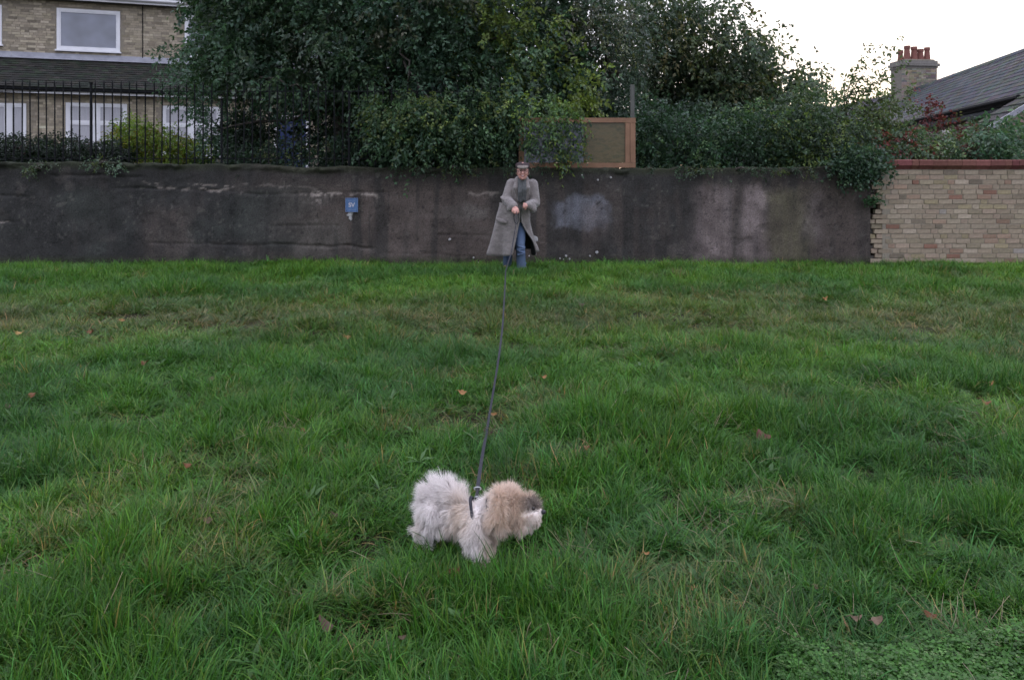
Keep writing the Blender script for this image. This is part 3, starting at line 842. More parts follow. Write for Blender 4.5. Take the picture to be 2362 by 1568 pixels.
M['brown_pane'] = n.done(n.pbr(n.ramp(n.noise(5, 5, 0.6, stretch=(1, 1, 2.2)), [(0.35, (0.06, 0.055, 0.024)), (0.5, (0.115, 0.085, 0.04)), (0.62, (0.07, 0.066, 0.03)), (0.75, (0.10, 0.072, 0.042))]), 0.22, 0.45, n.bump(n.noise(18), 0.2)))
b = MB(); b.box((fx(1208.5), 0.0, fz(375.5)), (fx(1345), 0.012, fz(284))); b.build("grey_reflection_pane", M['grey_pane'], scr)
b = MB(); b.box((fx(1345.3), 0.0, fz(375.5)), (fx(1441), 0.012, fz(284))); b.build("brown_reflection_pane", M['brown_pane'], scr)
post = MB(); q = P(1458, 272, WALL_Y + 0.20)
post.box((q.x - 0.032, -0.035, 1.35), (q.x + 0.032, 0.035, P(0, 196, WALL_Y + 0.2).z), None, 0, 0.003)
o = post.build("timber_post", M['old_timber']); o.location = (0, WALL_Y + 0.20, 0)
tag(o, "grey weathered timber post rising behind the orange framed screen", "post")

# ------------------------------------------------------------------ foliage tools
def inside(poly, x, y):
    c = np.zeros(len(x), bool); n_ = len(poly); j = n_ - 1
    for i in range(n_):
        xi, yi = poly[i]; xj, yj = poly[j]
        c ^= ((yi > y) != (yj > y)) & (x < (xj - xi) * (y - yi) / (yj - yi + 1e-9) + xi)
        j = i
    return c

def unit(v): return v / (np.linalg.norm(v, axis=-1, keepdims=True) + 1e-9)

def sprays(centers, n_leaf, axis, L, W, col, droop=0.35, twig=0.22, jitter=0.25, tint=0.38):
    """leaf sprays: leaves set alternately along a short drooping twig"""
    m = len(centers)
    ax = unit(axis + R.normal(0, 0.45, (m, 3)) + np.array([0, 0, -droop]))
    side = unit(np.cross(ax, R.normal(0, 1, (m, 3))))
    up = unit(np.cross(side, ax))
    c = np.repeat(centers, n_leaf, 0); A = np.repeat(ax, n_leaf, 0); S = np.repeat(side, n_leaf, 0); U = np.repeat(up, n_leaf, 0)
    k = np.tile(np.arange(n_leaf), m); N_ = len(c)
    t = (k + R.uniform(0, 1, N_)) / n_leaf
    sg = np.where(k % 2 == 0, 1.0, -1.0)
    tw = twig * R.uniform(0.7, 1.3, N_)
    pos = c + A * (t * tw)[:, None] + np.array([0, 0, -1]) * (t ** 2 * tw * 0.35)[:, None] + R.normal(0, 0.012, (N_, 3))
    d = unit(A * 0.7 + S * (sg * 0.8)[:, None] + np.array([0, 0, -droop]) + R.normal(0, jitter, (N_, 3)))
    nr = unit(U + R.normal(0, 0.45, (N_, 3)) + np.array([0, 0, 0.5]))
    ll = L * R.uniform(0.6, 1.25, N_); ww = W * R.uniform(0.7, 1.25, N_)
    cc = np.repeat(col, n_leaf, 0) * (1 + R.uniform(-tint, tint, (N_, 1))) * (1 + R.normal(0, 0.05, (N_, 3)))
    return leaf_arrays(pos, d, nr, ll, ww, np.clip(cc, 0.002, 1))

def crown(poly, Y0, Y1, n_clump, n_spray, n_leaf, L, W, base, alts=(), sig=0.2, droop=0.35, zmin=None, extra=None, twig=0.22, hook=None):
    """clumps of sprays filling a picture outline over a real depth range"""
    xs_ = [p[0] for p in poly]; ys_ = [p[1] for p in poly]
    px, py = np.zeros(0), np.zeros(0)
    while len(px) < n_clump:
        a, b_ = R.uniform(min(xs_), max(xs_), 4000), R.uniform(min(ys_), max(ys_), 4000)
        k = inside(poly, a, b_); px = np.concatenate([px, a[k]]); py = np.concatenate([py, b_[k]])
    px, py = px[:n_clump], py[:n_clump]
    Y = R.uniform(Y0, Y1, n_clump)
    cl = np.stack([(px - CX) / F * Y, Y, CAM_H - (py - HY) / F * Y], 1)
    mid = cl.mean(0)
    col = np.tile(np.array(base), (n_clump, 1))
    r = R.uniform(size=n_clump); acc = 0
    for c_, w in alts:
        k = (r >= acc) & (r < acc + w); col[k] = c_; acc += w
    if hook is not None: col = hook(px, py, col)
    col = col * R.uniform(0.75, 1.25, (n_clump, 1))
    cs = np.repeat(cl, n_spray, 0) + R.normal(0, 1, (n_clump * n_spray, 3)) * np.array([sig, sig, sig * 0.8])
    ax = unit(cs - np.repeat(cl, n_spray, 0) + 0.12 * (cs - mid) + np.array([0, -0.10, 0]))
    cc = np.repeat(col, n_spray, 0)
    if extra is not None:
        k = extra(cs); cs, ax, cc = cs[k], ax[k], cc[k]
    return sprays(cs, n_leaf, ax, L, W, cc, droop, twig)

def join(parts):
    V, T, C, o = [], [], [], 0
    for v, t, c in parts:
        V.append(v); T.append(t + o); C.append(c); o += len(v)
    return np.vstack(V), np.vstack(T), np.vstack(C)

def plant(name, label, cat, parts, loc, limbs=(), group=None, crown_name="crown", limb_mat='bark', limb_name="trunk"):
    root = empty(name, loc)
    V, T, C = join(parts)
    o = obj(crown_name, fast_mesh(crown_name, V - np.array(loc), T, C), root, M['leaf']); o["kind"] = "stuff"
    if limbs:
        b = MB()
        for pts, rad in limbs:
            b.tube([Vector(p) - Vector(loc) for p in pts], rad, 7)
        b.build(limb_name, M[limb_mat], root, smooth=True)
    tag(root, label, cat, group)
    return root

def limb(p0, p1, r0, r1, n_=6, wob=0.08):
    p0, p1 = Vector(p0), Vector(p1)
    pts = [p0.lerp(p1, k / n_) + Vector((random.gauss(0, wob), random.gauss(0, wob), random.gauss(0, wob * .5))) * (0 if k in (0,) else 1) for k in range(n_ + 1)]
    return pts, [r0 + (r1 - r0) * k / n_ for k in range(n_ + 1)]

above_wall = lambda c: ~((c[:, 1] > WALL_Y - 0.05) & (c[:, 1] < WALL_Y + 0.32) & (c[:, 2] < 1.5))

# ------------------------------------------------------------------ big dark tree over the wall
polyA = [(440, -150), (440, 20), (490, 70), (490, 100), (430, 126), (430, 150), (450, 190), (470, 215), (520, 235), (540, 240), (620, 220), (720, 215), (800, 245), (870, 280), (920, 345), (1180, 350), (1195, 270), (1325, 270), (1340, 230), (1330, 140), (1260, -150)]
def hookA(px, py, col):
    y = np.exp(-(((px - 1080) / 60) ** 2 + ((py - 110) / 50) ** 2)) + np.exp(-(((px - 1255) / 70) ** 2 + ((py - 215) / 60) ** 2)) + np.exp(-(((px - 1160) / 60) ** 2 + ((py - 50) / 50) ** 2)) + np.exp(-(((px - 1190) / 40) ** 2 + ((py - 130) / 60) ** 2))
    k = R.uniform(size=len(px)) < y * 0.55
    col[k] = (0.095, 0.125, 0.028)
    return col
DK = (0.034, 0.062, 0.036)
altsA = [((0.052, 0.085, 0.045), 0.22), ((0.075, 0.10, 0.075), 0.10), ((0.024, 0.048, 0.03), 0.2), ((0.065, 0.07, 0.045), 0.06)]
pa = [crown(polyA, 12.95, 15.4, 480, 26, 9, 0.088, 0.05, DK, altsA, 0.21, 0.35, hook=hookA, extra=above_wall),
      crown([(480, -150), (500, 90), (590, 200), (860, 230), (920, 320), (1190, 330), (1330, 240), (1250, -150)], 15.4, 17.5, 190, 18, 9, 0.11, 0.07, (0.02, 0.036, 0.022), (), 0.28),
      crown([(850, 250), (900, 215), (1000, 225), (1190, 225), (1195, 320), (1185, 345), (1080, 352), (930, 350), (880, 320), (845, 290)], 12.45, 12.9, 105, 12, 8, 0.075, 0.04, (0.034, 0.062, 0.034), [((0.052, 0.085, 0.04), 0.25), ((0.075, 0.095, 0.03), 0.12)], 0.16, 0.45, extra=above_wall),
      # boughs hanging in front of the wall top and the framed screen
      crown([(1195, 215), (1330, 225), (1335, 285), (1290, 320), (1225, 330), (1195, 300)], 12.25, 12.6, 24, 7, 8, 0.068, 0.032, (0.06, 0.10, 0.035), [((0.12, 0.16, 0.03), 0.35)], 0.10, 0.5),
      crown([(1235, 300), (1320, 300), (1330, 345), (1250, 372), (1230, 340)], 12.3, 12.62, 11, 5, 8, 0.062, 0.028, (0.035, 0.06, 0.038), (), 0.09, 0.5),
      crown([(1245, 280), (1345, 280), (1352, 320), (1335, 375), (1290, 378), (1250, 350)], 12.42, 12.6, 20, 6, 8, 0.065, 0.03, (0.036, 0.058, 0.036), [((0.11, 0.14, 0.035), 0.2)], 0.07, 0.5),
      crown([(385, 125), (440, 100), (450, 190), (500, 240), (510, 330), (485, 325), (450, 255), (400, 205), (375, 150)], 12.7, 13.6, 30, 6, 8, 0.07, 0.034, (0.032, 0.06, 0.036), (), 0.10, 0.45)]
tA = P(760, 401, 14.9); tA.z = 1.1
limbsA = [limb(tA, P(790, 230, 14.8), 0.17, 0.13), limb(P(790, 230, 14.8), P(620, -200, 14.6), 0.11, 0.03), limb(P(790, 230, 14.8), P(900, -250, 14.6), 0.11, 0.03), limb(P(790, 240, 14.8), P(1210, 60, 13.6), 0.08, 0.015),
          limb(P(790, 240, 14.7), P(1120, 300, 13.2), 0.06, 0.012), limb(P(780, 250, 14.7), P(440, 120, 13.6), 0.07, 0.012), limb(P(780, 260, 14.7), P(500, 300, 13.3), 0.05, 0.01),
          limb(P(930, 140, 13.3), P(1010, 260, 12.95), 0.025, 0.012), limb(P(925, 100, 13.2), P(975, 250, 12.9), 0.022, 0.01), limb(P(1190, 240, 13.0), P(1250, 320, 12.5), 0.02, 0.006), limb(P(600, 180, 13.3), P(700, 200, 13.0), 0.018, 0.008)]
plant("broadleaf_tree", "big dark green tree spreading over the railing and wall", "tree", pa, tA, limbsA)

# silvery tree, centre right of it
polyB = [(1215, -150), (1240, 40), (1260, 150), (1330, 230), (1345, 262), (1400, 255), (1450, 225), (1478, 170), (1470, 70), (1440, 30), (1415, -20), (1405, -150)]
pb = [crown(polyB, 14.2, 16.4, 170, 20, 8, 0.078, 0.044, (0.05, 0.066, 0.048), [((0.105, 0.105, 0.085), 0.25), ((0.032, 0.052, 0.034), 0.3), ((0.09, 0.10, 0.05), 0.1)], 0.23, 0.4),
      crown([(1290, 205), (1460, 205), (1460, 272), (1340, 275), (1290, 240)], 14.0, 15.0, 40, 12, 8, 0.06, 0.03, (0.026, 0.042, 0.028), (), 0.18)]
tB = P(1405, 401, 15.5); tB.z = 1.1
plant("silver_tree", "grey green mottled tree standing behind the framed screen", "tree", pb, tB, [limb(tB, P(1415, 200, 15.4), 0.10, 0.07), limb(P(1415, 200, 15.4), P(1330, -250, 15.2), 0.06, 0.015), limb(P(1415, 200, 15.4), P(1455, 40, 15.2), 0.045, 0.01), limb(P(1420, 210, 15.4), P(1300, 60, 15), 0.03, 0.01)])

# tree against the bright sky
polyC = [(1440, 60), (1470, 20), (1455, -20), (1520, -60), (1560, -40), (1600, 5), (1640, 10), (1680, -30), (1700, 20), (1685, 70), (1745, 70), (1765, 95), (1750, 125), (1800, 145), (1815, 175), (1850, 150), (1868, 175), (1850, 210), (1885, 240), (1850, 275), (1500, 280), (1480, 200)]
pc = [crown(polyC, 16.5, 19.0, 190, 13, 8, 0.12, 0.062, (0.036, 0.055, 0.03), [((0.055, 0.07, 0.03), 0.25), ((0.08, 0.075, 0.03), 0.08)], 0.21, 0.55, twig=0.3),
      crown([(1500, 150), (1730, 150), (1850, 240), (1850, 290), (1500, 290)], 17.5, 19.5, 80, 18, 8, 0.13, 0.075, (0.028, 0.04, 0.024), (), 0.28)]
tC = P(1640, 401, 18); tC.z = 0.0
plant("tall_tree", "tall loose leaved tree standing against the bright sky", "tree", pc, tC, [limb(tC, P(1645, 200, 18), 0.14, 0.09), limb(P(1645, 200, 18), P(1520, -40, 17.8), 0.07, 0.012), limb(P(1645, 200, 18), P(1700, 0, 17.8), 0.06, 0.01), limb(P(1645, 210, 18), P(1860, 150, 17.6), 0.06, 0.01), limb(P(1645, 190, 18), P(1790, 90, 17.8), 0.05, 0.01), limb(P(1645, 220, 18), P(1500, 110, 17.6), 0.05, 0.01)])

# evergreen bushes along the wall, between screen and brick wall
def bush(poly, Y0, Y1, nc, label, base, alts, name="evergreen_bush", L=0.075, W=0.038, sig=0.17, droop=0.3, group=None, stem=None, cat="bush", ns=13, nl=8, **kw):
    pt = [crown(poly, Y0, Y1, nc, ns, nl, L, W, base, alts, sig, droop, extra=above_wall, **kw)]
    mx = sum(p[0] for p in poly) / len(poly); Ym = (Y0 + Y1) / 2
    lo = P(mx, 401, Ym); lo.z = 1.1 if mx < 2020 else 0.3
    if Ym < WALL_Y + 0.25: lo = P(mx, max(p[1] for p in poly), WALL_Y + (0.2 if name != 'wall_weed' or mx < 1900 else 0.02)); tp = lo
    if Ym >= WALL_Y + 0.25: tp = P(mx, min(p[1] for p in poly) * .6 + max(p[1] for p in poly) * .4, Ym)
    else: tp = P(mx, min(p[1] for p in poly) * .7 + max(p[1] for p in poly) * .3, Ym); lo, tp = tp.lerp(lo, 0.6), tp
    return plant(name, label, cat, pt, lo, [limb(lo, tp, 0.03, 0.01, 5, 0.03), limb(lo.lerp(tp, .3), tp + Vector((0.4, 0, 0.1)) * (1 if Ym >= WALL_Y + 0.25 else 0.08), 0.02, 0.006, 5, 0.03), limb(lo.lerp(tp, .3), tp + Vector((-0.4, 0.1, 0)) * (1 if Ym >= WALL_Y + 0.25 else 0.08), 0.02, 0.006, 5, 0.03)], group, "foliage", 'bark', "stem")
GRP = "bushes behind the dark wall"
bush([(1472, 382), (1470, 290), (1495, 262), (1540, 240), (1590, 285), (1640, 300), (1660, 330), (1650, 382)], 12.95, 14.2, 80, "dark glossy bush next to the orange timber frame", (0.030, 0.060, 0.033), [((0.07, 0.11, 0.05), 0.14), ((0.018, 0.034, 0.020), 0.35)], group=GRP)
bush([(1630, 382), (1640, 310), (1690, 255), (1735, 280), (1770, 250), (1810, 300), (1840, 382)], 12.95, 14.4, 84, "dense mid green bush in the middle of the wall-top bushes", (0.032, 0.060, 0.031), [((0.08, 0.115, 0.045), 0.14), ((0.019, 0.034, 0.020), 0.35)], group=GRP)
bush([(1800, 375), (1800, 290), (1840, 235), (1880, 225), (1915, 255), (1950, 270), (1985, 305), (2005, 350), (1995, 380)], 12.95, 14.3, 95, "yellowish green bush below the bright sky gap", (0.042, 0.065, 0.031), [((0.10, 0.13, 0.04), 0.16), ((0.022, 0.036, 0.022), 0.33)], group=GRP)
# ivy spilling over the join of the two walls
bush([(1900, 372), (1960, 352), (2018, 356), (2018, 385), (1998, 405), (1960, 400), (1930, 390)], 12.36, 12.62, 34, "dark ivy spilling over the join of the two walls", (0.026, 0.048, 0.03), [((0.045, 0.075, 0.04), 0.2)], name="ivy", L=0.06, W=0.045, sig=0.07, cat="ivy", ns=10)
for a, b_, n_ in ((2008, 462, 9), (2004, 452, 5), (2012, 475, 4)): pass
bush([(1996, 446), (2018, 444), (2022, 470), (2004, 484)], 12.42, 12.52, 6, "small green weed rooted in the crack between the walls", (0.035, 0.075, 0.035), (), name="wall_weed", L=0.05, W=0.028, sig=0.03, cat="weed", ns=5, nl=6, twig=0.08)

# slender sapling with few leaves
sap0 = P(1945, 401, 14.2); sap0.z = 0.9
sapl = []
def arc(a, b_, c_, r0, r1): 
    a, b_, c_ = Vector(a), Vector(b_), Vector(c_); n_ = 8
    return [a * (1 - k / n_) ** 2 + b_ * 2 * (k / n_) * (1 - k / n_) + c_ * (k / n_) ** 2 for k in range(n_ + 1)], [r0 + (r1 - r0) * k / n_ for k in range(n_ + 1)]
tips = [(1958, 190, 2060, 95), (1950, 170, 2010, 110), (1975, 210, 2075, 145), (1940, 200, 1958, 170), (1990, 250, 2090, 200), (1960, 190, 2035, 160), (1985, 240, 2105, 240), (1945, 240, 1930, 215), (2000, 270, 2110, 290)]
sl = [limb(sap0, P(1952, 300, 14.2), 0.022, 0.016, 5, 0.015)]
cen, axs = [], []
for a, b_, c_, d_ in tips:
    s = P(1950 + random.uniform(-4, 14), 300 - random.uniform(0, 40), 14.2)
    pts, rad = arc(s, P(a, b_, 14.1), P(c_, d_, 14.1 + random.uniform(-.3, .3)), 0.011, 0.002)
    sl.append((pts, rad))
    for k in range(2, 9):
        for q in range(3):
            cen.append(tuple(pts[k] + Vector((random.gauss(0, .06), random.gauss(0, .06), random.gauss(0, .05))))); axs.append(tuple((pts[k] - pts[k - 1]).normalized()))
cen, axs = np.array(cen), np.array(axs)
sp1 = sprays(cen, 5, axs, 0.085, 0.042, np.tile((0.06, 0.08, 0.035), (len(cen), 1)), 0.5, 0.13)
sp2 = crown([(1940, 215), (2010, 190), (2070, 215), (2090, 260), (2070, 320), (1960, 330), (1940, 270)], 13.8, 14.5, 44, 8, 6, 0.075, 0.04, (0.06, 0.078, 0.036), [((0.11, 0.13, 0.04), 0.25)], 0.14, 0.45)
plant("sapling", "slender sparse leaved sapling leaning towards the chimney", "sapling", [sp1, sp2], sap0, sl, crown_name="leaves")

# shrubs behind the brick wall
GR2 = "shrubs behind the brick wall"
bush([(2025, 362), (2020, 325), (2060, 312), (2105, 325), (2115, 362)], 13.3, 14.5, 36, "green shrub with red leaves behind the coping's left end", (0.05, 0.075, 0.045), [((0.13, 0.035, 0.035), 0.16), ((0.09, 0.115, 0.05), 0.2)], name="garden_shrub", L=0.07, W=0.04, group=GR2)
bush([(2120, 362), (2125, 342), (2160, 330), (2195, 340), (2205, 362)], 13.3, 14.5, 24, "bright green shrub just right of the red leaved plant", (0.06, 0.09, 0.045), [((0.105, 0.135, 0.06), 0.3)], name="garden_shrub", L=0.07, W=0.04, group=GR2)
bush([(2195, 362), (2205, 338), (2230, 322), (2255, 338), (2262, 362)], 13.3, 14.5, 20, "grey green shrub under the red climber leaves", (0.055, 0.082, 0.055), [((0.10, 0.035, 0.035), 0.14), ((0.10, 0.12, 0.07), 0.2)], name="garden_shrub", L=0.07, W=0.036, group=GR2)
bush([(2265, 362), (2272, 320), (2292, 290), (2316, 300), (2328, 335), (2330, 362)], 13.2, 14.3, 34, "dense dark green shrub beside the far right brick gable", (0.032, 0.065, 0.036), [((0.06, 0.10, 0.05), 0.2)], name="garden_shrub", L=0.085, W=0.045, group=GR2)
rc = [crown([(2136, 230), (2148, 228), (2152, 245), (2147, 268), (2139, 268)], 14.6, 14.75, 8, 6, 6, 0.06, 0.042, (0.075, 0.016, 0.018), [((0.05, 0.014, 0.016), 0.3)], 0.07),
      crown([(2135, 285), (2190, 280), (2235, 300), (2245, 330), (2200, 330), (2150, 305)], 14.6, 14.9, 14, 5, 6, 0.07, 0.045, (0.07, 0.018, 0.02), [((0.07, 0.075, 0.04), 0.4)], 0.10)]
r0 = P(2146, 401, 14.75); r0.z = 0.3
plant("red_creeper", "deep red autumn creeper rising in front of the slate roof", "creeper", rc, r0, [limb(r0, P(2146, 230, 14.75), 0.012, 0.005, 6, 0.01), limb(P(2146, 330, 14.75), P(2230, 300, 14.75), 0.008, 0.004, 5, 0.02)], crown_name="leaves", limb_name="stem")

# hedge and shrubs behind the railing
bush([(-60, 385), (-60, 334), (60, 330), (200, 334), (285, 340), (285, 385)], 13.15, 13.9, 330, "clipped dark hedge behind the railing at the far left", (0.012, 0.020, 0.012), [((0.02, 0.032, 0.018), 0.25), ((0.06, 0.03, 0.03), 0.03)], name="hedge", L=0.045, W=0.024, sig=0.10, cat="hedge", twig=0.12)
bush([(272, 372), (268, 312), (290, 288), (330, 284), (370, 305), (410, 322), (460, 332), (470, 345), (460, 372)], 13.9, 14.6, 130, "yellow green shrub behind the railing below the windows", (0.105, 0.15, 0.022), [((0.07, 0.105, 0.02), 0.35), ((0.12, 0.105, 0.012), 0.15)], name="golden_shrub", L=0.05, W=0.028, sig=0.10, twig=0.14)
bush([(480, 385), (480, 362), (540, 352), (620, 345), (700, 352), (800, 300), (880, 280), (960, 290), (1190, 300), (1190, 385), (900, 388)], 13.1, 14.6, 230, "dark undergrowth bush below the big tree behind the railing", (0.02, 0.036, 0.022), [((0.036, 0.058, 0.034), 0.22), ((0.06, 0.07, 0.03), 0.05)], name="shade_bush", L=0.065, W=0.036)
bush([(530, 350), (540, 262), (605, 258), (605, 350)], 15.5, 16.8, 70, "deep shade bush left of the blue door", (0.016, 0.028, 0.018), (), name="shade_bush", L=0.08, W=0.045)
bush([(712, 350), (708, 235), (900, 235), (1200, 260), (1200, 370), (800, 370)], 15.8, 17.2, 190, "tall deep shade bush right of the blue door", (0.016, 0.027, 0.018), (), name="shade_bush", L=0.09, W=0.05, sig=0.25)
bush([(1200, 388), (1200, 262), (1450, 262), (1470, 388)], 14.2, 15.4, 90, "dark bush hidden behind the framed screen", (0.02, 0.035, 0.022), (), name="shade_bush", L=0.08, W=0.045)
bush([(1475, 386), (1475, 290), (1560, 270), (1700, 300), (1790, 275), (1900, 310), (2000, 340), (2030, 386)], 15.0, 16.4, 190, "added dark backdrop hedge behind the wall-top bushes", (0.02, 0.034, 0.022), (), name="shade_bush", L=0.09, W=0.06, ns=16)  # added backdrop: dark leaves close the bright sky gaps under the bushes
# ragged weeds on top of the rendered wall, left
for wi, (poly, lab) in enumerate((([(195, 372), (260, 366), (275, 380), (215, 388)], "pale weed tuft on the wall top under the thick post"), ([(20, 385), (110, 380), (150, 390), (70, 400)], "mossy weed tuft on the wall top at the far left"), ([(900, 384), (1020, 378), (1180, 380), (1180, 398), (950, 396)], "trailing dark weeds on the wall top left of the person"), ([(1480, 388), (1700, 386), (1860, 384), (1880, 396), (1600, 398)], "trailing dark weeds on the wall top right of the screen"))):
    bush(poly, 12.40, 12.58, (8, 10, 22, 26)[wi], lab, ((0.06, 0.085, 0.06), (0.04, 0.055, 0.032), (0.026, 0.042, 0.024), (0.028, 0.046, 0.026))[wi], [((0.05, 0.06, 0.02), 0.2)], name="wall_weed", L=0.042, W=0.024, sig=0.05, ns=6, nl=6, twig=0.08, cat="weed", group="weeds on the wall top")

# ------------------------------------------------------------------ brick house, left
TH = math.radians(19)
HO = P(160, 401, 24.0); HO.z = 0
hd = Vector((math.cos(TH), math.sin(TH), 0)); hn = Vector((math.sin(TH), -math.cos(TH), 0))    # along the front, and out of it
house = empty("brick_house", HO, TH)
tag(house, "two storey yellow brick house with white windows behind the railing", "house")
camv = Vector((0, 0, CAM_H))
def fac(px, py, off):
    """picture point on the front plane standing OFF metres in front of the upper wall -> local (s, z)"""
    ray = Vector(((px - CX) / F, 1, -(py - HY) / F))
    p0 = HO + hn * off
    t = (p0 - camv).dot(hn) / ray.dot(hn)
    q = camv + ray * t
    return (q - HO).dot(hd), q.z
UO, LO_ = 0.0, 1.25
S0, S1 = -9.0, 13.5
zE = fac(152, -2, UO + 0.3)[1]          # upper gutter height
zF = (fac(0, 131, UO)[1] + fac(417, 152, UO)[1]) / 2     # lead flashing
zG = (fac(0, 210, LO_ + 0.25)[1] + fac(380, 224, LO_ + 0.25)[1]) / 2   # lower gutter
def wrect(x0, y0, x1, y1, off):
    a, c = fac(x0, y0, off), fac(x1, y1, off)
    s0, s1 = a[0], c[0]
    mx = (x0 + x1) / 2
    return s0, fac(mx, y1, off)[1], s1, fac(mx, y0, off)[1]
uw = [wrect(131, 23.5, 277, 118, UO), wrect(-160, 8, 4.5, 100, UO), wrect(426, 40, 575, 134, UO), wrect(700, 56, 840, 150, UO)]
lw = [wrect(152, 239, 293, 338, LO_), wrect(-70, 238, 61, 336, LO_), wrect(374, 246, 508, 346, LO_)]
lw[0] = (lw[0][0], lw[0][1] - 0.25, lw[0][2], lw[0][3]); lw[1] = (lw[1][0], lw[1][1] - 0.25, lw[1][2], lw[1][3]); lw[2] = (lw[2][0], lw[2][1] - 0.2, lw[2][2], lw[2][3])
dr = wrect(632, 268, 712, 400, LO_)
dr = (dr[0], 1.1, dr[2], dr[3])
def wall_with_holes(name, y, s0, s1, z0, z1, holes, mat, thick=0.25):
    ss = sorted({s0, s1, *[h[0] for h in holes], *[h[2] for h in holes]}); zs = sorted({z0, z1, *[min(max(h[1], z0), z1) for h in holes], *[min(max(h[3], z0), z1) for h in holes]})
    b = MB()
    for i in range(len(ss) - 1):
        for j in range(len(zs) - 1):
            ms, mz = (ss[i] + ss[i + 1]) / 2, (zs[j] + zs[j + 1]) / 2
            if any(h[0] < ms < h[2] and h[1] < mz < h[3] for h in holes): continue
            b.box((ss[i], y, zs[j]), (ss[i + 1], y + thick, zs[j + 1]))
    return b.build(name, mat, house)
def courses(name, y, s0, s1, z0, z1, holes, pal):
    b = MB(); k = 0; z = z0
    while z < z1 - 0.03:
        s = s0 - random.uniform(0, 0.2)
        while s < s1:
            L = 0.215 if random.random() < 0.62 else 0.1025
            if not any(s + L > h[0] - 0.005 and s < h[2] + 0.005 and z + 0.065 > h[1] and z < h[3] for h in holes):
                b.box((s, y - random.uniform(0.006, 0.014), z), (s + L, y + 0.02, z + 0.065), pal())
            s += L + 0.01
        z += 0.075; k += 1
    o = b.build(name, M['brick_stuff'], house, colattr=True); o["kind"] = "stuff"; return o
def hp():
    c = random.choice(((0.34, 0.29, 0.21), (0.31, 0.265, 0.195), (0.36, 0.31, 0.225), (0.29, 0.245, 0.18), (0.33, 0.285, 0.20), (0.38, 0.325, 0.245), (0.32, 0.27, 0.20), (0.24, 0.205, 0.155)))
    k = random.choice((0.8, 1.0, 1.05, 1.1, 1.15, 1.3)) * random.uniform(0.95, 1.05); return tuple(x * k for x in c)
def hp2():
    c = hp(); k = random.choice((1, 1, 1.1, 1.35, 0.9)); return tuple(min(0.6, x * k) for x in c)
wall_with_holes("upper_wall", -UO, S0, S1, zF - 0.3, zE + 0.02, uw, M['mortar'])
wall_with_holes("lower_wall", -LO_, S0, S1, 1.0, zG + 0.1, lw + [dr], M['mortar'])
sA, sB = fac(-60, 60, UO)[0], fac(620, 60, UO)[0]
courses("brickwork", -UO, sA, sB, zF + 0.1, zE - 0.05, uw, hp)
courses("brickwork", -LO_, sA, fac(720, 300, LO_)[0], 2.1, zG - 0.02, lw + [dr], hp2)
b = MB(); b.box((S0, 0.25, 1.0), (S0 + 0.25, 8, zE)); b.box((S1 - 0.25, 0.25, 1.0), (S1, 8, zE)); b.box((S0, 7.75, 1.0), (S1, 8, zE - 0.001)); b.build("side_wall", M['mortar'], house)
# drainpipe joint line on the upper wall
b = MB(); s_, _ = fac(329, 80, UO); b.box((s_ - 0.012, -UO - 0.03, zF), (s_ + 0.012, -UO, zE)); b.build("movement_joint", M['black_iron'], house)

def window(rc, y, lights, net='glass', trans=None, sill=False, bars=None):
    s0, z0, s1, z1 = rc; fw = 0.075
    wr = MB()
    wr.box((s0, y - 0.03, z0), (s1, y + 0.05, z0 + fw)); wr.box((s0, y - 0.03, z1 - fw), (s1, y + 0.05, z1)); wr.box((s0, y - 0.029, z0 + fw), (s0 + fw, y + 0.05, z1 - fw)); wr.box((s1 - fw, y - 0.029, z0 + fw), (s1, y + 0.05, z1 - fw))
    fr = wr.build("window", M['white_upvc'], house)
    edges = [s0 + fw] + [s0 + (s1 - s0) * t for t in lights] + [s1 - fw]
    zs = [z0 + fw] + ([z0 + (z1 - z0) * trans] if trans else []) + [z1 - fw]
    mw = 0.05
    for t in edges[1:-1]:
        m_ = MB(); m_.box((t - mw * 1.2, y - 0.027, z0 + fw), (t + mw * 1.2, y + 0.045, z1 - fw)); m_.build("mullion", M['white_upvc'], fr)
    for i in range(len(edges) - 1):
        a, c = edges[i] + (mw * 1.2 if i else 0), edges[i + 1] - (mw * 1.2 if i < len(edges) - 2 else 0)
        if trans:
            m_ = MB(); m_.box((a, y - 0.026, zs[1] - 0.03), (c, y + 0.045, zs[1] + 0.03)); m_.build("transom", M['white_upvc'], fr)
        for j in range(len(zs) - 1):
            lo, hi = zs[j] + (0.03 if j else 0), zs[j + 1] - (0.03 if j < len(zs) - 2 else 0)
            sw = 0.035                                              # opening sash
            m_ = MB()
            m_.box((a, y - 0.02, lo), (c, y + 0.03, lo + sw)); m_.box((a, y - 0.02, hi - sw), (c, y + 0.03, hi)); m_.box((a, y - 0.019, lo + sw), (a + sw, y + 0.03, hi - sw)); m_.box((c - sw, y - 0.019, lo + sw), (c, y + 0.03, hi - sw))
            m_.build("sash", M['white_upvc'], fr)
            m_ = MB(); m_.box((a + sw, y + 0.0, lo + sw), (c - sw, y + 0.012, hi - sw)); m_.build("pane", M['net' if net == 'net' else 'glass'], fr)
    m_ = MB(); m_.box((s0 - 0.04, y - 0.09, z0 - 0.045), (s1 + 0.04, y + 0.02, z0 - 0.002)); m_.build("sill", M['white_upvc'], fr)
    return fr
M['obscure'] = mottled("obscured_glass", (0.20, 0.205, 0.215), (0.27, 0.275, 0.29), 1.2, 0.16, 0.7, 0.0)
for i, r_ in enumerate(uw): window(r_, -UO - 0.005, [] if i != 1 else [0.5])
window(lw[0], -LO_ - 0.005, [0.5], 'net', 0.62)
window(lw[1], -LO_ - 0.005, [0.68], 'net')
window(lw[2], -LO_ - 0.005, [0.5], 'net', 0.62)
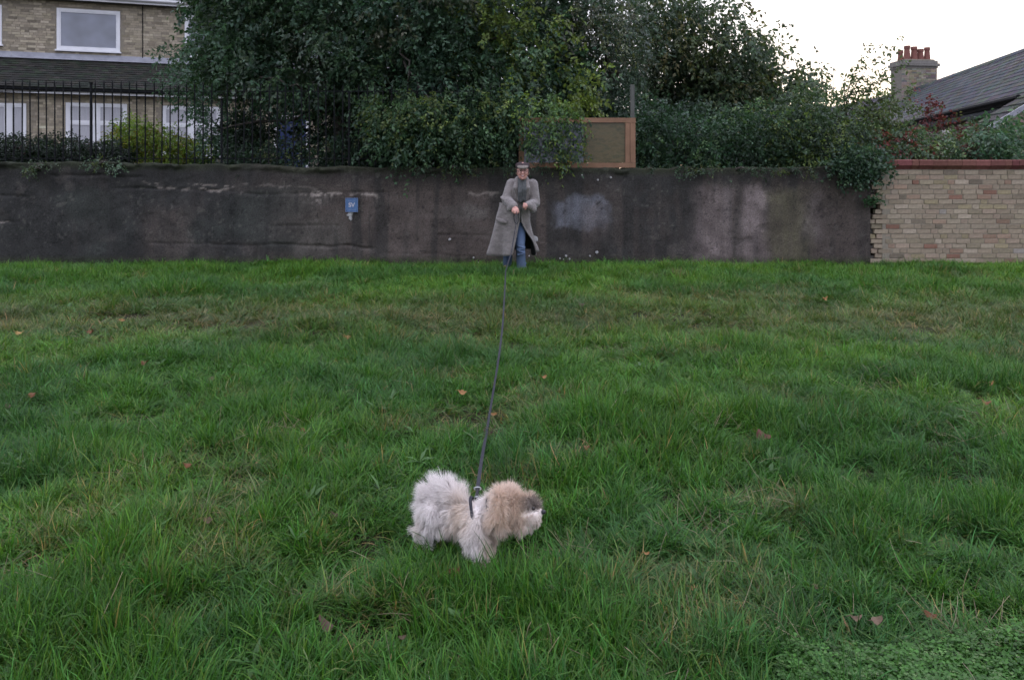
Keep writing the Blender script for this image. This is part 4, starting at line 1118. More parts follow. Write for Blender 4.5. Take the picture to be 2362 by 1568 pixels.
# blue door with a white jamb
M['blue_door'] = mottled("blue_door_paint", (0.018, 0.028, 0.085), (0.028, 0.042, 0.11), 5, 0.4, 0.4, 0.1)
m_ = MB(); m_.box((dr[0] + 0.09, -LO_ - 0.01, dr[1]), (dr[2] - 0.09, -LO_ + 0.04, dr[3] - 0.09)); door = m_.build("door", M['blue_door'], house)
for k in range(3):
    za = dr[1] + 0.2 + k * (dr[3] - dr[1] - 0.4) / 3
    for sx in (0.25, 0.72):
        sm = dr[0] + (dr[2] - dr[0]) * sx; m_ = MB(); m_.box((sm - 0.15, -LO_ - 0.03, za), (sm + 0.15, -LO_ - 0.0102, za + (dr[3] - dr[1]) / 3 - 0.25)); m_.build("door_panel", M['blue_door'], door)
m_ = MB(); m_.tube([(dr[2] - 0.2, -LO_ - 0.03, 2.1), (dr[2] - 0.2, -LO_ - 0.08, 2.1)], 0.03, 8); m_.build("door_knob", M['lead'], door)
m_ = MB(); m_.box((dr[0], -LO_ - 0.03, dr[1]), (dr[0] + 0.088, -LO_ + 0.06, dr[3])); m_.box((dr[2] - 0.088, -LO_ - 0.03, dr[1]), (dr[2], -LO_ + 0.06, dr[3])); m_.box((dr[0] + 0.088, -LO_ - 0.03, dr[3] - 0.088), (dr[2] - 0.088, -LO_ + 0.06, dr[3])); m_.build("door_frame", M['white_upvc'], house)
# gutters and fascia
for (yy, zz, nm) in ((-UO, zE, "upper_fascia"), (-LO_, zG, "lower_fascia")):
    m_ = MB(); m_.box((S0 - 0.2, yy - 0.30, zz - 0.02), (S1 + 0.2, yy - 0.27, zz + 0.13)); m_.build("fascia", M['white_upvc'], house)
    m_ = MB(); m_.box((S0 - 0.2, yy - 0.27, zz - 0.015), (S1 + 0.2, yy + 0.0, zz + 0.01)); m_.build("soffit", M['old_timber'], house)
    m_ = MB(); m_.tube([(S0 - 0.2, yy - 0.355, zz + 0.10), (S1 + 0.2, yy - 0.355, zz + 0.10)], 0.055, 8); m_.build("gutter", M['black_iron' if yy == -LO_ else 'white_upvc'], house)
# lean-to roof of plain tiles between flashing and lower gutter
ya, za, yb, zb = -UO - 0.01, zF + 0.02, -LO_ - 0.36, zG + 0.15
slope = math.hypot(yb - ya, zb - za); nr = 13
m_ = MB()
for k in range(nr + 1):
    t0, t1 = k / nr, min(1.03, (k + 1.55) / nr)
    for s_ in np.arange(sA - 0.3, fac(760, 200, UO)[0], 0.17):
        ss = s_ + (0.085 if k % 2 else 0); j = random.uniform(-0.004, 0.006)
        y0, z0 = ya + (yb - ya) * t0, za + (zb - za) * t0; y1, z1 = ya + (yb - ya) * t1, za + (zb - za) * t1
        tn = Vector((0, -(za - zb), -(yb - ya))).normalized() * -1 if False else Vector((0, -(za - zb) / slope, (ya - yb) / slope))
        if tn.z < 0: tn = -tn
        lo, hi = 0.012 + j, 0.036 + j + random.uniform(0, 0.006)
        c = random.choice(((0.026, 0.025, 0.022), (0.030, 0.029, 0.022), (0.022, 0.026, 0.020), (0.034, 0.031, 0.027), (0.026, 0.033, 0.021))); q = random.uniform(0.8, 1.2)
        vs = []
        for (sa, y_, z_, h_) in ((ss, y0, z0, 0.004), (ss + 0.165, y0, z0, 0.004), (ss + 0.165, y1, z1, lo), (ss, y1, z1, lo), (ss, y0, z0, 0.018), (ss + 0.165, y0, z0, 0.018), (ss + 0.165, y1, z1, hi), (ss, y1, z1, hi)):
            vs.append((sa, y_ + tn.y * h_, z_ + tn.z * h_))
        m_.add(vs, [(4, 5, 6, 7), (0, 3, 2, 1), (0, 1, 5, 4), (1, 2, 6, 5), (2, 3, 7, 6), (3, 0, 4, 7)], tuple(x * q for x in c))
lt = m_.build("roof_tiles", M['tile'], house, colattr=True, fixn=True); lt["kind"] = "stuff"
m_ = MB(); m_.add([(S0, ya, za), (S1, ya, za), (S1, yb, zb), (S0, yb, zb), (S0, ya, za - 0.08), (S1, ya, za - 0.08), (S1, yb, zb - 0.06), (S0, yb, zb - 0.06)], [(0, 3, 2, 1), (4, 5, 6, 7), (0, 1, 5, 4), (2, 3, 7, 6), (1, 2, 6, 5), (3, 0, 4, 7)]); m_.build("lean_to_deck", M['old_timber'], house, fixn=True)
m_ = MB()
for k in range(12):
    s_ = S0 + k * (S1 - S0) / 12; w_ = (S1 - S0) / 12 - 0.006
    m_.add([(s_, ya - 0.012, za + 0.17), (s_ + w_, ya - 0.012, za + 0.17), (s_ + w_, ya - 0.05, za + 0.02), (s_, ya - 0.05, za + 0.02), (s_ + w_, ya - 0.19, za - 0.03), (s_, ya - 0.19, za - 0.03)], [(0, 1, 2, 3), (3, 2, 4, 5)])
m_.build("lead_flashing", M['lead'], house, fixn=True)
# main roof
m_ = MB(); m_.add([(S0 - .2, -UO - 0.4, zE + 0.14), (S1 + .2, -UO - 0.4, zE + 0.14), (S1 + .2, 4, zE + 2.7), (S0 - .2, 4, zE + 2.7), (S1 + .2, 8.4, zE + 0.14), (S0 - .2, 8.4, zE + 0.14)], [(0, 1, 2, 3), (3, 2, 4, 5), (0, 3, 5), (1, 4, 2), (0, 5, 4, 1)], (0.05, 0.045, 0.04)); m_.build("roof", M['tile'], house, colattr=True, fixn=True)

# ------------------------------------------------------------------ slate roofed terrace, right
def terrace_house(name, label, R0, dvec, t_near, t_far, zr_, off, ze, brick=(0.27, 0.21, 0.18), slate=(0.044, 0.047, 0.048), far_off=2.4, row=0.22):
    d = Vector((dvec[0], dvec[1], 0)).normalized(); n_ = Vector((-d.y, d.x, 0))         # n_ points to the camera's side (left)
    ang = math.atan2(d.y, d.x)
    root = empty(name, (R0[0], R0[1], 0), ang)        # local x runs away from the camera, local y to the left
    tag(root, label, "house")
    b = MB(); nn_ = 0
    sl = math.hypot(off + 0.25, zr_ - ze + 0.12); pit = math.atan2(zr_ - ze, off)
    rows = int(sl / row)
    for k in range(rows):
        u0, u1 = k * row, (k + 1.25) * row
        y0, z0 = u0 * math.cos(pit), zr_ - u0 * math.sin(pit); y1, z1 = u1 * math.cos(pit), zr_ - u1 * math.sin(pit)
        x = -t_near + (0.15 if k % 2 else 0)
        while x < t_far:
            L = min(0.295, t_far - x); c = tuple(s_ * random.uniform(0.72, 1.3) for s_ in slate); h = random.uniform(0.022, 0.034)
            b.add([(x, y0, z0 + 0.010), (x + L, y0, z0 + 0.010), (x + L, y1, z1 + h), (x, y1, z1 + h), (x + L, y1, z1 + h - 0.014), (x, y1, z1 + h - 0.014)], [(0, 3, 2, 1), (3, 5, 4, 2)], c)
            x += 0.30
    o = b.build("roof_slates", M['tile'], root, colattr=True, fixn=False); o["kind"] = "stuff"
    b = MB(); y1, z1 = (off + 0.28), zr_ - (off + 0.28) * math.tan(pit)
    b.prism([(0, zr_), (y1, z1), (y1, z1 - 0.10), (0, zr_ - 0.12), (-far_off, zr_ - far_off * math.tan(pit) - 0.1), (-far_off, zr_ - far_off * math.tan(pit))], (-t_near, t_far), axis=0, col=slate); b.build("roof", M['tile'], root, colattr=True, fixn=True)
    b = MB()
    x = -t_near
    while x < t_far:
        L = min(0.44, t_far - x); b.prism([(0.13, zr_ - 0.07), (0.02, zr_ + 0.065), (-0.02, zr_ + 0.065), (-0.13, zr_ - 0.07)], (x, x + L), axis=0, col=tuple(s_ * random.uniform(0.9, 1.5) for s_ in slate)); x += 0.45
    o = b.build("ridge_tiles", M['tile'], root, colattr=True, fixn=True); o["kind"] = "stuff"
    b = MB(); b.prism([(off, 0.0), (off, ze - 0.02), (0, zr_ - 0.13), (-far_off + 0.3, zr_ - (far_off - 0.3) * math.tan(pit) - 0.13), (-far_off + 0.3, 0.0)], (-t_near + 0.02, t_far - 0.05), axis=0); b.build("wall", M['mortar'], root, fixn=True)
    b = MB(); z = max(0.9, ze - 2.6)
    while z < ze - 0.1:
        x = -t_near + 0.03
        while x < t_far - 0.3:
            L = 0.215 if random.random() < 0.6 else 0.1025; c = tuple(s_ * random.uniform(0.75, 1.25) for s_ in brick)
            b.box((x, off + 0.002, z), (x + L, off + 0.014, z + 0.065), c); x += L + 0.01
        z += 0.075
    o = b.build("brickwork", M['brick_stuff'], root, colattr=True); o["kind"] = "stuff"
    b = MB(); b.tube([(-t_near, off + 0.33, ze - 0.02), (t_far, off + 0.33, ze - 0.02)], 0.06, 8); b.build("gutter", M['black_iron'], root)
    b = MB(); b.box((-t_near, off + 0.016, ze - 0.14), (t_far, off + 0.24, ze - 0.03)); b.build("eaves_board", M['black_iron'], root)
    return root
R0 = P(2108, 207, 36.0)
th = terrace_house("slate_house", "long slate roofed brick house with chimney at its far gable", R0, (0.205, 1.0), 18.5, 0.5, R0.z, 2.45, 3.2)
# windows of the terrace's side wall, small and half hidden
for x0 in (-13.0, -9.2, -5.5):
    m_ = MB(); m_.box((x0, 2.45 + 0.005, 1.5), (x0 + 0.9, 2.45 + 0.05, 2.75)); fr = m_.build("window", M['white_upvc'], th)
    for a in (0.06, 0.49):
        m_ = MB(); m_.box((x0 + a, 2.45 + 0.03, 1.57), (x0 + a + 0.35, 2.45 + 0.054, 2.68)); m_.build("pane", M['glass'], fr)
# chimney on the ridge end
cs = 36.0 / F
chb = MB(); hw = 42 * cs; hd_ = 0.45
zc0, zc1, zc2 = R0.z - 0.6, CAM_H + (HY - 160) * cs, CAM_H + (HY - 139) * cs
chl = empty("chimney_pivot") if False else None
loc = Vector((0.05, -0.0, 0))
yaw = -math.atan2(1.0, 0.205)
chim = MB()
def cbox(lo, hi, b, c=None): b.box(lo, hi, c)
cb = MB()
z = zc0
while z < zc1:
    ys_ = -hw
    while ys_ < hw - 0.02:
        L = min(0.215 if random.random() < 0.6 else 0.1025, hw - ys_)
        c = random.choice(((0.26, 0.225, 0.175), (0.30, 0.26, 0.21), (0.22, 0.19, 0.155), (0.17, 0.15, 0.135), (0.33, 0.28, 0.22), (0.25, 0.22, 0.16)))
        cb.box((ys_, -hd_ - 0.006, z), (ys_ + L, -hd_ + 0.05, z + 0.066), tuple(s_ * random.uniform(0.85, 1.15) for s_ in c)); ys_ += L + 0.01
    z += 0.075
cb.box((-hw + 0.003, -hd_ + 0.004, zc0), (hw - 0.003, hd_, zc1), (0.2, 0.18, 0.15))
stack = cb.build("chimney", M['brick_stuff'], th, colattr=True)
stack.rotation_euler = (0, 0, yaw + 0.10); stack.location = (0.1, 0, 0)
for (k, ex, z0, z1) in ((0, 0.03, zc1, zc1 + 0.09), (1, 0.09, zc1 + 0.09, zc1 + 0.22), (2, 0.03, zc1 + 0.22, zc1 + 0.34)):
    m_ = MB(); m_.box((-hw - ex, -hd_ - ex, z0), (hw + ex, hd_ + ex, z1), (0.20, 0.185, 0.165), 0, 0.012); m_.build("corbel_course", M['brick_stuff'], stack, colattr=True)
m_ = MB(); m_.prism([(-hw * .95, zc1 + 0.34), (hw * .95, zc1 + 0.34), (hw * .8, zc1 + 0.40), (-hw * .8, zc1 + 0.40)], (-hd_ * .95, hd_ * .95), axis=1); m_.build("flaunching", M['mortar'], stack, fixn=True)
M['terracotta'] = mottled("terracotta", (0.16, 0.068, 0.054), (0.235, 0.10, 0.08), 5, 0.8, 0.2, 0.3, 40)
for (pp, ptop, pr, yy) in ((2084, 116, 0.13, 0.1), (2093.5, 107, 0.15, -0.1), (2110, 109, 0.15, -0.12), (2126, 114, 0.155, -0.1), (2142, 110, 0.14, -0.12)):
    m_ = MB(); x_ = (pp - 2113) * cs; zt = CAM_H + (HY - ptop) * cs; zb_ = zc1 + 0.36
    m_.tube([(x_, yy, zb_), (x_, yy, zb_ + 0.06), (x_, yy, zt - 0.14), (x_, yy, zt - 0.13), (x_, yy, zt)], [pr * 1.06, pr * 1.02, pr * 0.78, pr * 0.94, pr * 0.92], 14); m_.build("chimney_pot", M['terracotta'], stack, smooth=False)

# the house beyond it
RF = P(2000, 230, 47.0)
terrace_house("far_house", "distant low slate roof seen behind the sapling leaves", (22.15, 44.0), (0.0, 1.0), 1.0, 14.0, RF.z + 0.2, 3.0, 3.7, slate=(0.048, 0.047, 0.05))
# nearer wing at the frame's edge with a mossy roof
q = P(2330, 330, 15.4)
wing = empty("garden_wing", (q.x, q.y, 0), -0.10)
tag(wing, "small brick outbuilding with mossy roof at the far right", "outbuilding")
wx0 = -0.30; wz = CAM_H + (HY - 285) / F * 15.4
rise = lambda x_: wz + (x_ - wx0) * 0.62
m_ = MB(); m_.prism([(wx0, 0), (wx0, wz - 0.06), (2.4, rise(2.4) - 0.06), (5.2, wz - 0.06), (5.2, 0)], (0, 1.0), axis=1); m_.build("wall", M['mortar'], wing, fixn=True)
b = MB(); z = 0.9
while z < rise(2.4):
    x_ = wx0
    while x_ < 2.6:
        L = 0.215 if random.random() < 0.6 else 0.1025; c = random.choice(((0.34, 0.26, 0.22), (0.31, 0.24, 0.20), (0.37, 0.30, 0.25), (0.28, 0.19, 0.165)))
        if z + 0.16 < rise(x_): b.box((x_, -0.012, z), (x_ + L, 0.01, z + 0.065), tuple(s_ * random.uniform(.85, 1.15) for s_ in c))
        x_ += L + 0.01
    z += 0.075
o = b.build("brickwork", M['brick_stuff'], wing, colattr=True); o["kind"] = "stuff"
m_ = MB(); m_.tube([(wx0 - 0.24, -0.15, wz - 0.10), (wx0 - 0.24, 1.05, wz - 0.10)], 0.05, 8); m_.build("gutter", M['black_iron'], wing)
m_ = MB()
for k in range(12):
    u0 = wx0 - 0.2 + k * 0.26; u1 = u0 + 0.30; y_ = -0.12
    while y_ < 0.9:
        c = random.choice(((0.028, 0.033, 0.022), (0.032, 0.040, 0.021), (0.030, 0.031, 0.028))); c = tuple(s_ * random.uniform(.8, 1.25) for s_ in c); h = random.uniform(0.03, 0.045)
        m_.add([(u0, y_, rise(u0) + h), (u1, y_, rise(u1) + 0.012), (u1, y_ + 0.25, rise(u1) + 0.012), (u0, y_ + 0.25, rise(u0) + h), (u0, y_, rise(u0)), (u0, y_ + 0.25, rise(u0)), (u1, y_, rise(u1) - 0.01)], [(0, 1, 2, 3), (0, 3, 5, 4), (0, 4, 6, 1)], c); y_ += 0.255
o = m_.build("roof_tiles", M['tile'], wing, colattr=True); o["kind"] = "stuff"
m_ = MB(); a0, a1 = wx0 - 0.22, 2.5
m_.add([(a0, -0.17, rise(a0) - 0.05), (a1, -0.17, rise(a1) - 0.05), (a1, -0.17, rise(a1) + 0.055), (a0, -0.17, rise(a0) + 0.055), (a0, -0.125, rise(a0) - 0.05), (a1, -0.125, rise(a1) - 0.05), (a1, -0.125, rise(a1) + 0.055), (a0, -0.125, rise(a0) + 0.055)], [(0, 1, 2, 3), (4, 7, 6, 5), (3, 2, 6, 7), (0, 4, 5, 1), (0, 3, 7, 4), (1, 5, 6, 2)]); m_.build("verge_strip", M['lead'], wing, fixn=True)

# aerial pole with its wire to the chimney
ap = P(1921, 230, 40.0); ap.z = 3.0
mast = empty("aerial_pole", ap)
m_ = MB(); zt = P(0, 157, 40).z - ap.z
m_.tube([(0, 0, 0), (0, 0, zt)], 0.022, 6); m_.build("pole", M['lead'], mast)
m_ = MB(); m_.tube([(-0.15, 0, zt - 0.02), (0.55, 0, zt - 0.06)], 0.012, 5); m_.build("arm", M['lead'], mast)
tag(mast, "thin grey aerial pole between the tree and the sapling", "pole")
wr = MB(); a, c = P(1921, 158, 40.0), P(2072, 166, 36.0); e_ = P(2440, 158, 34.0)
pts = [a.lerp(c, k / 8) + Vector((0, 0, -0.12 * math.sin(math.pi * k / 8))) for k in range(9)] + [c.lerp(e_, k / 8) + Vector((0, 0, -0.15 * math.sin(math.pi * k / 8))) for k in range(1, 9)]
wr.tube(pts, 0.009, 4); o = wr.build("overhead_wire", M['lead'])
tag(o, "thin overhead wire crossing the sky past the chimney", "wire")

# ------------------------------------------------------------------ fallen leaves
def leaf_shape(seed, L):
    r = random.Random(seed); lob = r.choice((2, 3, 5)); am = r.uniform(0.05, 0.2); n_ = 18; b = MB(); vs = []
    cu = r.uniform(0.3, 1.1); cv = r.uniform(-0.9, 0.9)
    def bend(x, y): return (x, y, cu * (x * x) / L * 2.0 + cv * (y * y) / L * 1.6 + 0.3 * cu * x * y / L)
    for k in range(n_):
        a = 2 * math.pi * k / n_; rr = L * 0.5 * (0.8 + am * math.cos(lob * a) + r.uniform(-0.1, 0.1)); vs.append(bend(rr * math.cos(a) * 1.15, rr * math.sin(a) * 0.85))
    inner = [bend(0.5 * v[0], 0.5 * v[1]) for v in vs]
    V = vs + inner + [bend(0, 0)]
    F_ = [(k, (k + 1) % n_, n_ + (k + 1) % n_, n_ + k) for k in range(n_)] + [(n_ + k, n_ + (k + 1) % n_, 2 * n_) for k in range(n_)]
    b.add(V, F_); b.tube([bend(-L * 0.45, 0), (-L * 0.75, 0.004, L * 0.12)], [0.0014, 0.0009], 4)
    return b
def leaf_mat(nm, c0, c1): return mottled(nm, tuple(0.75 * v for v in c0), tuple(0.75 * v for v in c1), 30, 0.65, 0.25, 0.4, 90)
LM = {'rust': leaf_mat("rust_leaf", (0.15, 0.06, 0.025), (0.26, 0.11, 0.045)), 'brown': leaf_mat("brown_leaf", (0.075, 0.045, 0.028), (0.13, 0.08, 0.05)), 'orange': leaf_mat("orange_leaf", (0.26, 0.12, 0.04), (0.38, 0.19, 0.07)),
      'yellow': leaf_mat("yellow_leaf", (0.38, 0.22, 0.06), (0.50, 0.32, 0.12)), 'tan': leaf_mat("tan_leaf", (0.17, 0.11, 0.07), (0.25, 0.165, 0.11)), 'red': leaf_mat("red_brown_leaf", (0.10, 0.035, 0.025), (0.19, 0.07, 0.05))}
LEAVES = [
    (1757, 1003, 'red', 0.115, "large curled red brown leaf on the grass right of centre"), (760, 1442, 'brown', 0.085, "large dark brown leaf half sunk in the near grass"), (1050, 1312, 'rust', 0.07, "rust brown leaf beside the dog's front paw"),
    (1480, 938, 'yellow', 0.08, "yellow leaf standing by the dark hollow right of the lead"), (1252, 863, 'orange', 0.075, "orange leaf right of the lead halfway up the field"), (1063, 905, 'orange', 0.085, "orange leaf left of the lead halfway up the field"),
    (799, 773, 'orange', 0.095, "orange leaf in the dry band left of the lead"), (45, 766, 'yellow', 0.10, "pale yellow leaf in the grass at the far left edge"), (335, 841, 'rust', 0.10, "rust leaf in the left half of the grass below the dry band"),
    (2280, 886, 'orange', 0.08, "small orange leaf near the right edge of the field"), (2272, 930, 'rust', 0.09, "rust leaf in the hollow near the right edge of the field"), (1598, 1350, 'orange', 0.04, "small orange brown leaf in the near grass right of the dog"),
    (2020, 1422, 'tan', 0.055, "pinkish tan leaf above the low leafy weeds"), (1970, 1420, 'tan', 0.05, "tan leaf just left of the pinkish leaf over the low weeds"), (2145, 1412, 'rust', 0.05, "rust leaf above the low weeds near the dark straw clump"), (430, 1075, 'rust', 0.055, "rust leaf low in the left field above the straw"), (75, 915, 'rust', 0.08, "rust leaf at the left edge halfway down the field"), (20, 940, 'brown', 0.08, "brown leaf at the very left edge below its rust neighbour"),
    (625, 682, 'orange', 0.10, "orange leaf in the far grass left of the person"), (770, 1196, 'brown', 0.055, "flat brown leaf left of the dog's tail"), (478, 1207, 'tan', 0.06, "tan leaf by the straw tuft left of the dog"), (260, 1470, 'rust', 0.035, "rust leaf at the foot of the long leaning stalk"), (1236, 1442, 'tan', 0.05, "tan leaf under the bent dry stalk in front"),
    (560, 995, 'rust', 0.05, "rust leaf just left of the straw star in the left field"), (1350, 1037, 'rust', 0.055, "rust leaf in the grass above the dog's head"), (700, 1000, 'rust', 0.05, "rust leaf just right of the straw star in the left field"), (85, 1466, 'tan', 0.03, "tiny tan leaf in the bottom left corner of the field"), (2205, 1250, 'brown', 0.04, "brown leaf in the dark tussock at the right"), (1490, 1270, 'orange', 0.03, "small orange leaf in the grass right of the dog's muzzle"), (490, 874, 'tan', 0.07, "tan leaf in the left grass below the dry band"), (1900, 690, 'orange', 0.10, "orange leaf in the far grass below the pale wall patches"), (1130, 1000, 'brown', 0.08, "brown leaf in the hollow beside the lead"), (1138, 945, 'orange', 0.05, "orange leaf touching the lead above the hollow"), (160, 1150, 'brown', 0.05, "brown leaf by the fallen stalk in the left field"), (1880, 1345, 'tan', 0.04, "tan leaf in the near grass above the low weeds"), (930, 1445, 'brown', 0.04, "brown leaf in front, right of the large dark leaf"), (280, 742, 'orange', 0.08, "orange leaf in the dry band far left"), (212, 768, 'rust', 0.09, "rust leaf in the dry band left of its orange neighbour"), (1340, 705, 'brown', 0.1, "brown leaf in the far grass right of the lead")]
for i, (a, c, mt, L, lab) in enumerate(LEAVES):
    L *= 0.68; b = leaf_shape(i, L); hh = 0.044 + 0.26 * L
    X, Y = on_ground(a, c, hh); o = b.build("fallen_leaf", LM[mt], smooth=True)
    o.location = (X, Y, hh + gz1(X, Y) * 0.6); o.rotation_euler = (random.uniform(0.2, 0.9), random.uniform(-0.4, 0.4), random.uniform(-0.6, 0.6))
    tag(o, lab or "small faded fallen leaf lost in the grass", "leaf", "fallen leaves in the grass")
b = leaf_shape(400, 0.11); o = b.build("autumn_leaf", LM['yellow'], smooth=True); o.location = P(1312, 373, WALL_Y - 0.02); o.rotation_euler = (1.2, 0.2, 0.3)
tag(o, "bright yellow leaf caught on the screen's bottom rail", "leaf")

# ------------------------------------------------------------------ bodies
def blob(prims, voxel, smooth_it=3, keep=None):
    """tapered capsules and ellipsoids fused into one continuous skin"""
    bm = bmesh.new()
    for p in prims:
        if p[0] == 'cap':
            _, a, ra, b_, rb = p; a, b_ = Vector(a), Vector(b_)
            for c, r in ((a, ra), (b_, rb)):
                bmesh.ops.create_uvsphere(bm, u_segments=16, v_segments=10, radius=r, matrix=Matrix.Translation(c))
            d = b_ - a
            if d.length > 1e-5:
                bmesh.ops.create_cone(bm, cap_ends=True, segments=16, radius1=ra, radius2=rb, depth=d.length, matrix=Matrix.Translation((a + b_) / 2) @ d.to_track_quat('Z', 'Y').to_matrix().to_4x4())
        else:
            _, c, rad, eul = p
            bmesh.ops.create_uvsphere(bm, u_segments=24, v_segments=16, radius=1, matrix=Matrix.Translation(Vector(c)) @ Euler(eul).to_matrix().to_4x4() @ Matrix.Diagonal((*rad, 1)))
    me = bpy.data.meshes.new("skin"); bm.to_mesh(me); bm.free()
    o = bpy.data.objects.new("skin", me); COL.objects.link(o)
    m = o.modifiers.new("r", 'REMESH'); m.mode = 'VOXEL'; m.voxel_size = voxel
    if smooth_it:
        s = o.modifiers.new("s", 'SMOOTH'); s.iterations = smooth_it; s.factor = 0.5
    dg = bpy.context.evaluated_depsgraph_get(); dg.update()
    res = bpy.data.meshes.new_from_object(o.evaluated_get(dg))
    bpy.data.objects.remove(o)
    res.polygons.foreach_set("use_smooth", [True] * len(res.polygons))
    return res
def chain(pts, rads): return [('cap', pts[i], rads[i], pts[i + 1], rads[i + 1]) for i in range(len(pts) - 1)]

# ------------------------------------------------------------------ the person
PY = 11.45; K = PY / F
def pl(px, py, y=0.0): return Vector(((px - 1195) * K, y, (627 - py) * K))
porg = Vector(((1195 - CX) * K, PY, 0.0))
M['skin'] = mottled("skin", (0.50, 0.25, 0.20), (0.58, 0.31, 0.25), 12, 0.55, 0.35, 0.0)
M['coat'] = None
n = N("grey_tweed")
tw = n.noise(260, 2, 0.7); tl_ = n.noise(9, 3)
base = n.mix(n.ramp(tw, [(0.3, (0.17, 0.148, 0.136)), (0.7, (0.275, 0.242, 0.225))]), n.ramp(tl_, [(0.3, (0.85, 0.85, 0.85)), (0.7, (1.12, 1.12, 1.12))]))
M['coat'] = n.done(n.pbr(base, 0.95, 0.1, n.bump(n.mix(n.noise(120), n.noise(11, 4, 0.6), 0.85, 'MIX'), 0.8, 0.045), 0, 0.3))
M['lining'] = mottled("dark_lining", (0.014, 0.015, 0.016), (0.024, 0.025, 0.026), 9, 0.7, 0.2, 0.2)
M['denim'] = mottled("blue_denim", (0.062, 0.095, 0.175), (0.135, 0.18, 0.27), 7, 0.85, 0.15, 0.4, 140, stretch=(1, 1, 0.35))
M['cap'] = mottled("tweed_cap", (0.13, 0.112, 0.095), (0.25, 0.215, 0.185), 60, 0.95, 0.1, 0.4, 120)
M['capdark'] = mottled("dark_cap_crown", (0.04, 0.03, 0.032), (0.07, 0.052, 0.052), 40, 0.95, 0.1, 0.4, 120)
M['scarf'] = mottled("grey_scarf", (0.08, 0.083, 0.083), (0.135, 0.137, 0.135), 40, 0.95, 0.1, 0.5, 160)
M['hair'] = mottled("dark_hair", (0.03, 0.022, 0.018), (0.06, 0.045, 0.035), 50, 0.6, 0.3, 0.3, 200)
M['shoe'] = mottled("dark_shoe", (0.015, 0.015, 0.017), (0.03, 0.03, 0.032), 20, 0.5, 0.4, 0.2)
M['eye'] = mottled("eye", (0.02, 0.015, 0.012), (0.03, 0.02, 0.018), 10, 0.2, 0.5, 0.0)
M['mouth'] = mottled("lips", (0.25, 0.075, 0.065), (0.31, 0.10, 0.085), 20, 0.5, 0.3, 0.0)
M['teeth'] = mottled("teeth", (0.60, 0.56, 0.50), (0.66, 0.62, 0.56), 20, 0.3, 0.4, 0.0)
HC = pl(1204.5, 396, -0.30)           # head centre
neck, sh_l, sh_r = pl(1203, 413, -0.22), pl(1180, 424, -0.15), pl(1227, 425, -0.15)
chest, waist, pelv = pl(1201, 440, -0.14), pl(1194, 480, -0.03), pl(1190, 502, 0.03)
el_l, wr_l = pl(1168, 458, -0.22), pl(1186, 474, -0.44)
el_r, wr_r = pl(1233, 466, -0.20), pl(1214, 472, -0.40)
hip_a, kn_a, an_a = pl(1200, 505, 0.0), pl(1199, 560, -0.12), pl(1203, 619, -0.02)
hip_b, kn_b, an_b = pl(1183, 505, 0.06), pl(1174, 562, 0.06), pl(1168, 616, 0.22)
def hand(wrist, pdir, side, curl=1.0):
    """palm, four unequal bent fingers and a thumb leaving the side of the palm"""
    f = Vector(pdir).normalized(); s = Vector(side).normalized(); s = (s - f * s.dot(f)).normalized(); dn = f.cross(s)
    if dn.z > 0: dn = -dn
    L = []
    pc = wrist + f * 0.045
    L += [('cap', wrist, 0.026, wrist + f * 0.025, 0.027)]
    for k in range(4):
        o_ = s * (k - 1.5) * 0.019
        L.append(('cap', wrist + f * 0.02 + o_ * 0.7, 0.015, wrist + f * 0.075 + o_, 0.0125))
        ln = (0.030, 0.036, 0.034, 0.026)[k]
        a = wrist + f * 0.078 + o_; d1 = (f * 0.75 + dn * 0.65).normalized(); b_ = a + d1 * ln; d2 = (f * (0.1 - 0.4 * curl) + dn).normalized(); c_ = b_ + d2 * ln * 0.8; d3 = (-f * 0.8 * curl + dn * 0.6).normalized(); e_ = c_ + d3 * ln * 0.6
        L += [('cap', a, 0.0105, b_, 0.0095), ('cap', b_, 0.0095, c_, 0.0088), ('cap', c_, 0.0088, e_, 0.0078)]
    t0 = wrist + f * 0.025 - s * 0.028; t1 = t0 - s * 0.022 + f * 0.028 + dn * 0.014; t2 = t1 + f * 0.026 + dn * 0.018 + s * 0.012
    L += [('cap', t0, 0.015, t1, 0.0125), ('cap', t1, 0.0125, t2, 0.0095)]
    return L
hl_dir, hr_dir = (pl(1191, 483, -0.52) - wr_l), (pl(1205, 470, -0.47) - wr_r)
body = chain([pelv, waist, chest, neck], [0.14, 0.13, 0.145, 0.06]) + chain([neck, HC + Vector((0, 0.02, -0.05))], [0.055, 0.055])
body += [('ell', HC + Vector((0, 0.01, 0.015)), (0.084, 0.1, 0.118), (0.15, 0, 0)), ('ell', HC + Vector((0, -0.02, -0.055)), (0.058, 0.066, 0.062), (0, 0, 0)), ('cap', HC + Vector((0, -0.092, 0.012)), 0.010, HC + Vector((0, -0.112, -0.020)), 0.015),
         ('ell', HC + Vector((0.036, -0.07, -0.022)), (0.024, 0.02, 0.022), (0, 0, 0)), ('ell', HC + Vector((-0.036, -0.07, -0.022)), (0.024, 0.02, 0.022), (0, 0, 0)), ('ell', HC + Vector((0, -0.075, -0.09)), (0.022, 0.018, 0.016), (0, 0, 0)),
         ('ell', HC + Vector((0.08, 0.01, -0.01)), (0.012, 0.022, 0.032), (0, 0, 0.3)), ('ell', HC + Vector((-0.08, 0.01, -0.01)), (0.012, 0.022, 0.032), (0, 0, -0.3))]
body += chain([chest + Vector((-0.05, 0, 0.04)), sh_l, el_l, wr_l], [0.08, 0.06, 0.045, 0.028]) + chain([chest + Vector((0.05, 0, 0.04)), sh_r, el_r, wr_r], [0.08, 0.06, 0.045, 0.028])
body += hand(wr_l, hl_dir, (1, 0.1, 0.25)) + hand(wr_r, hr_dir, (0.2, 0.2, 1.0))
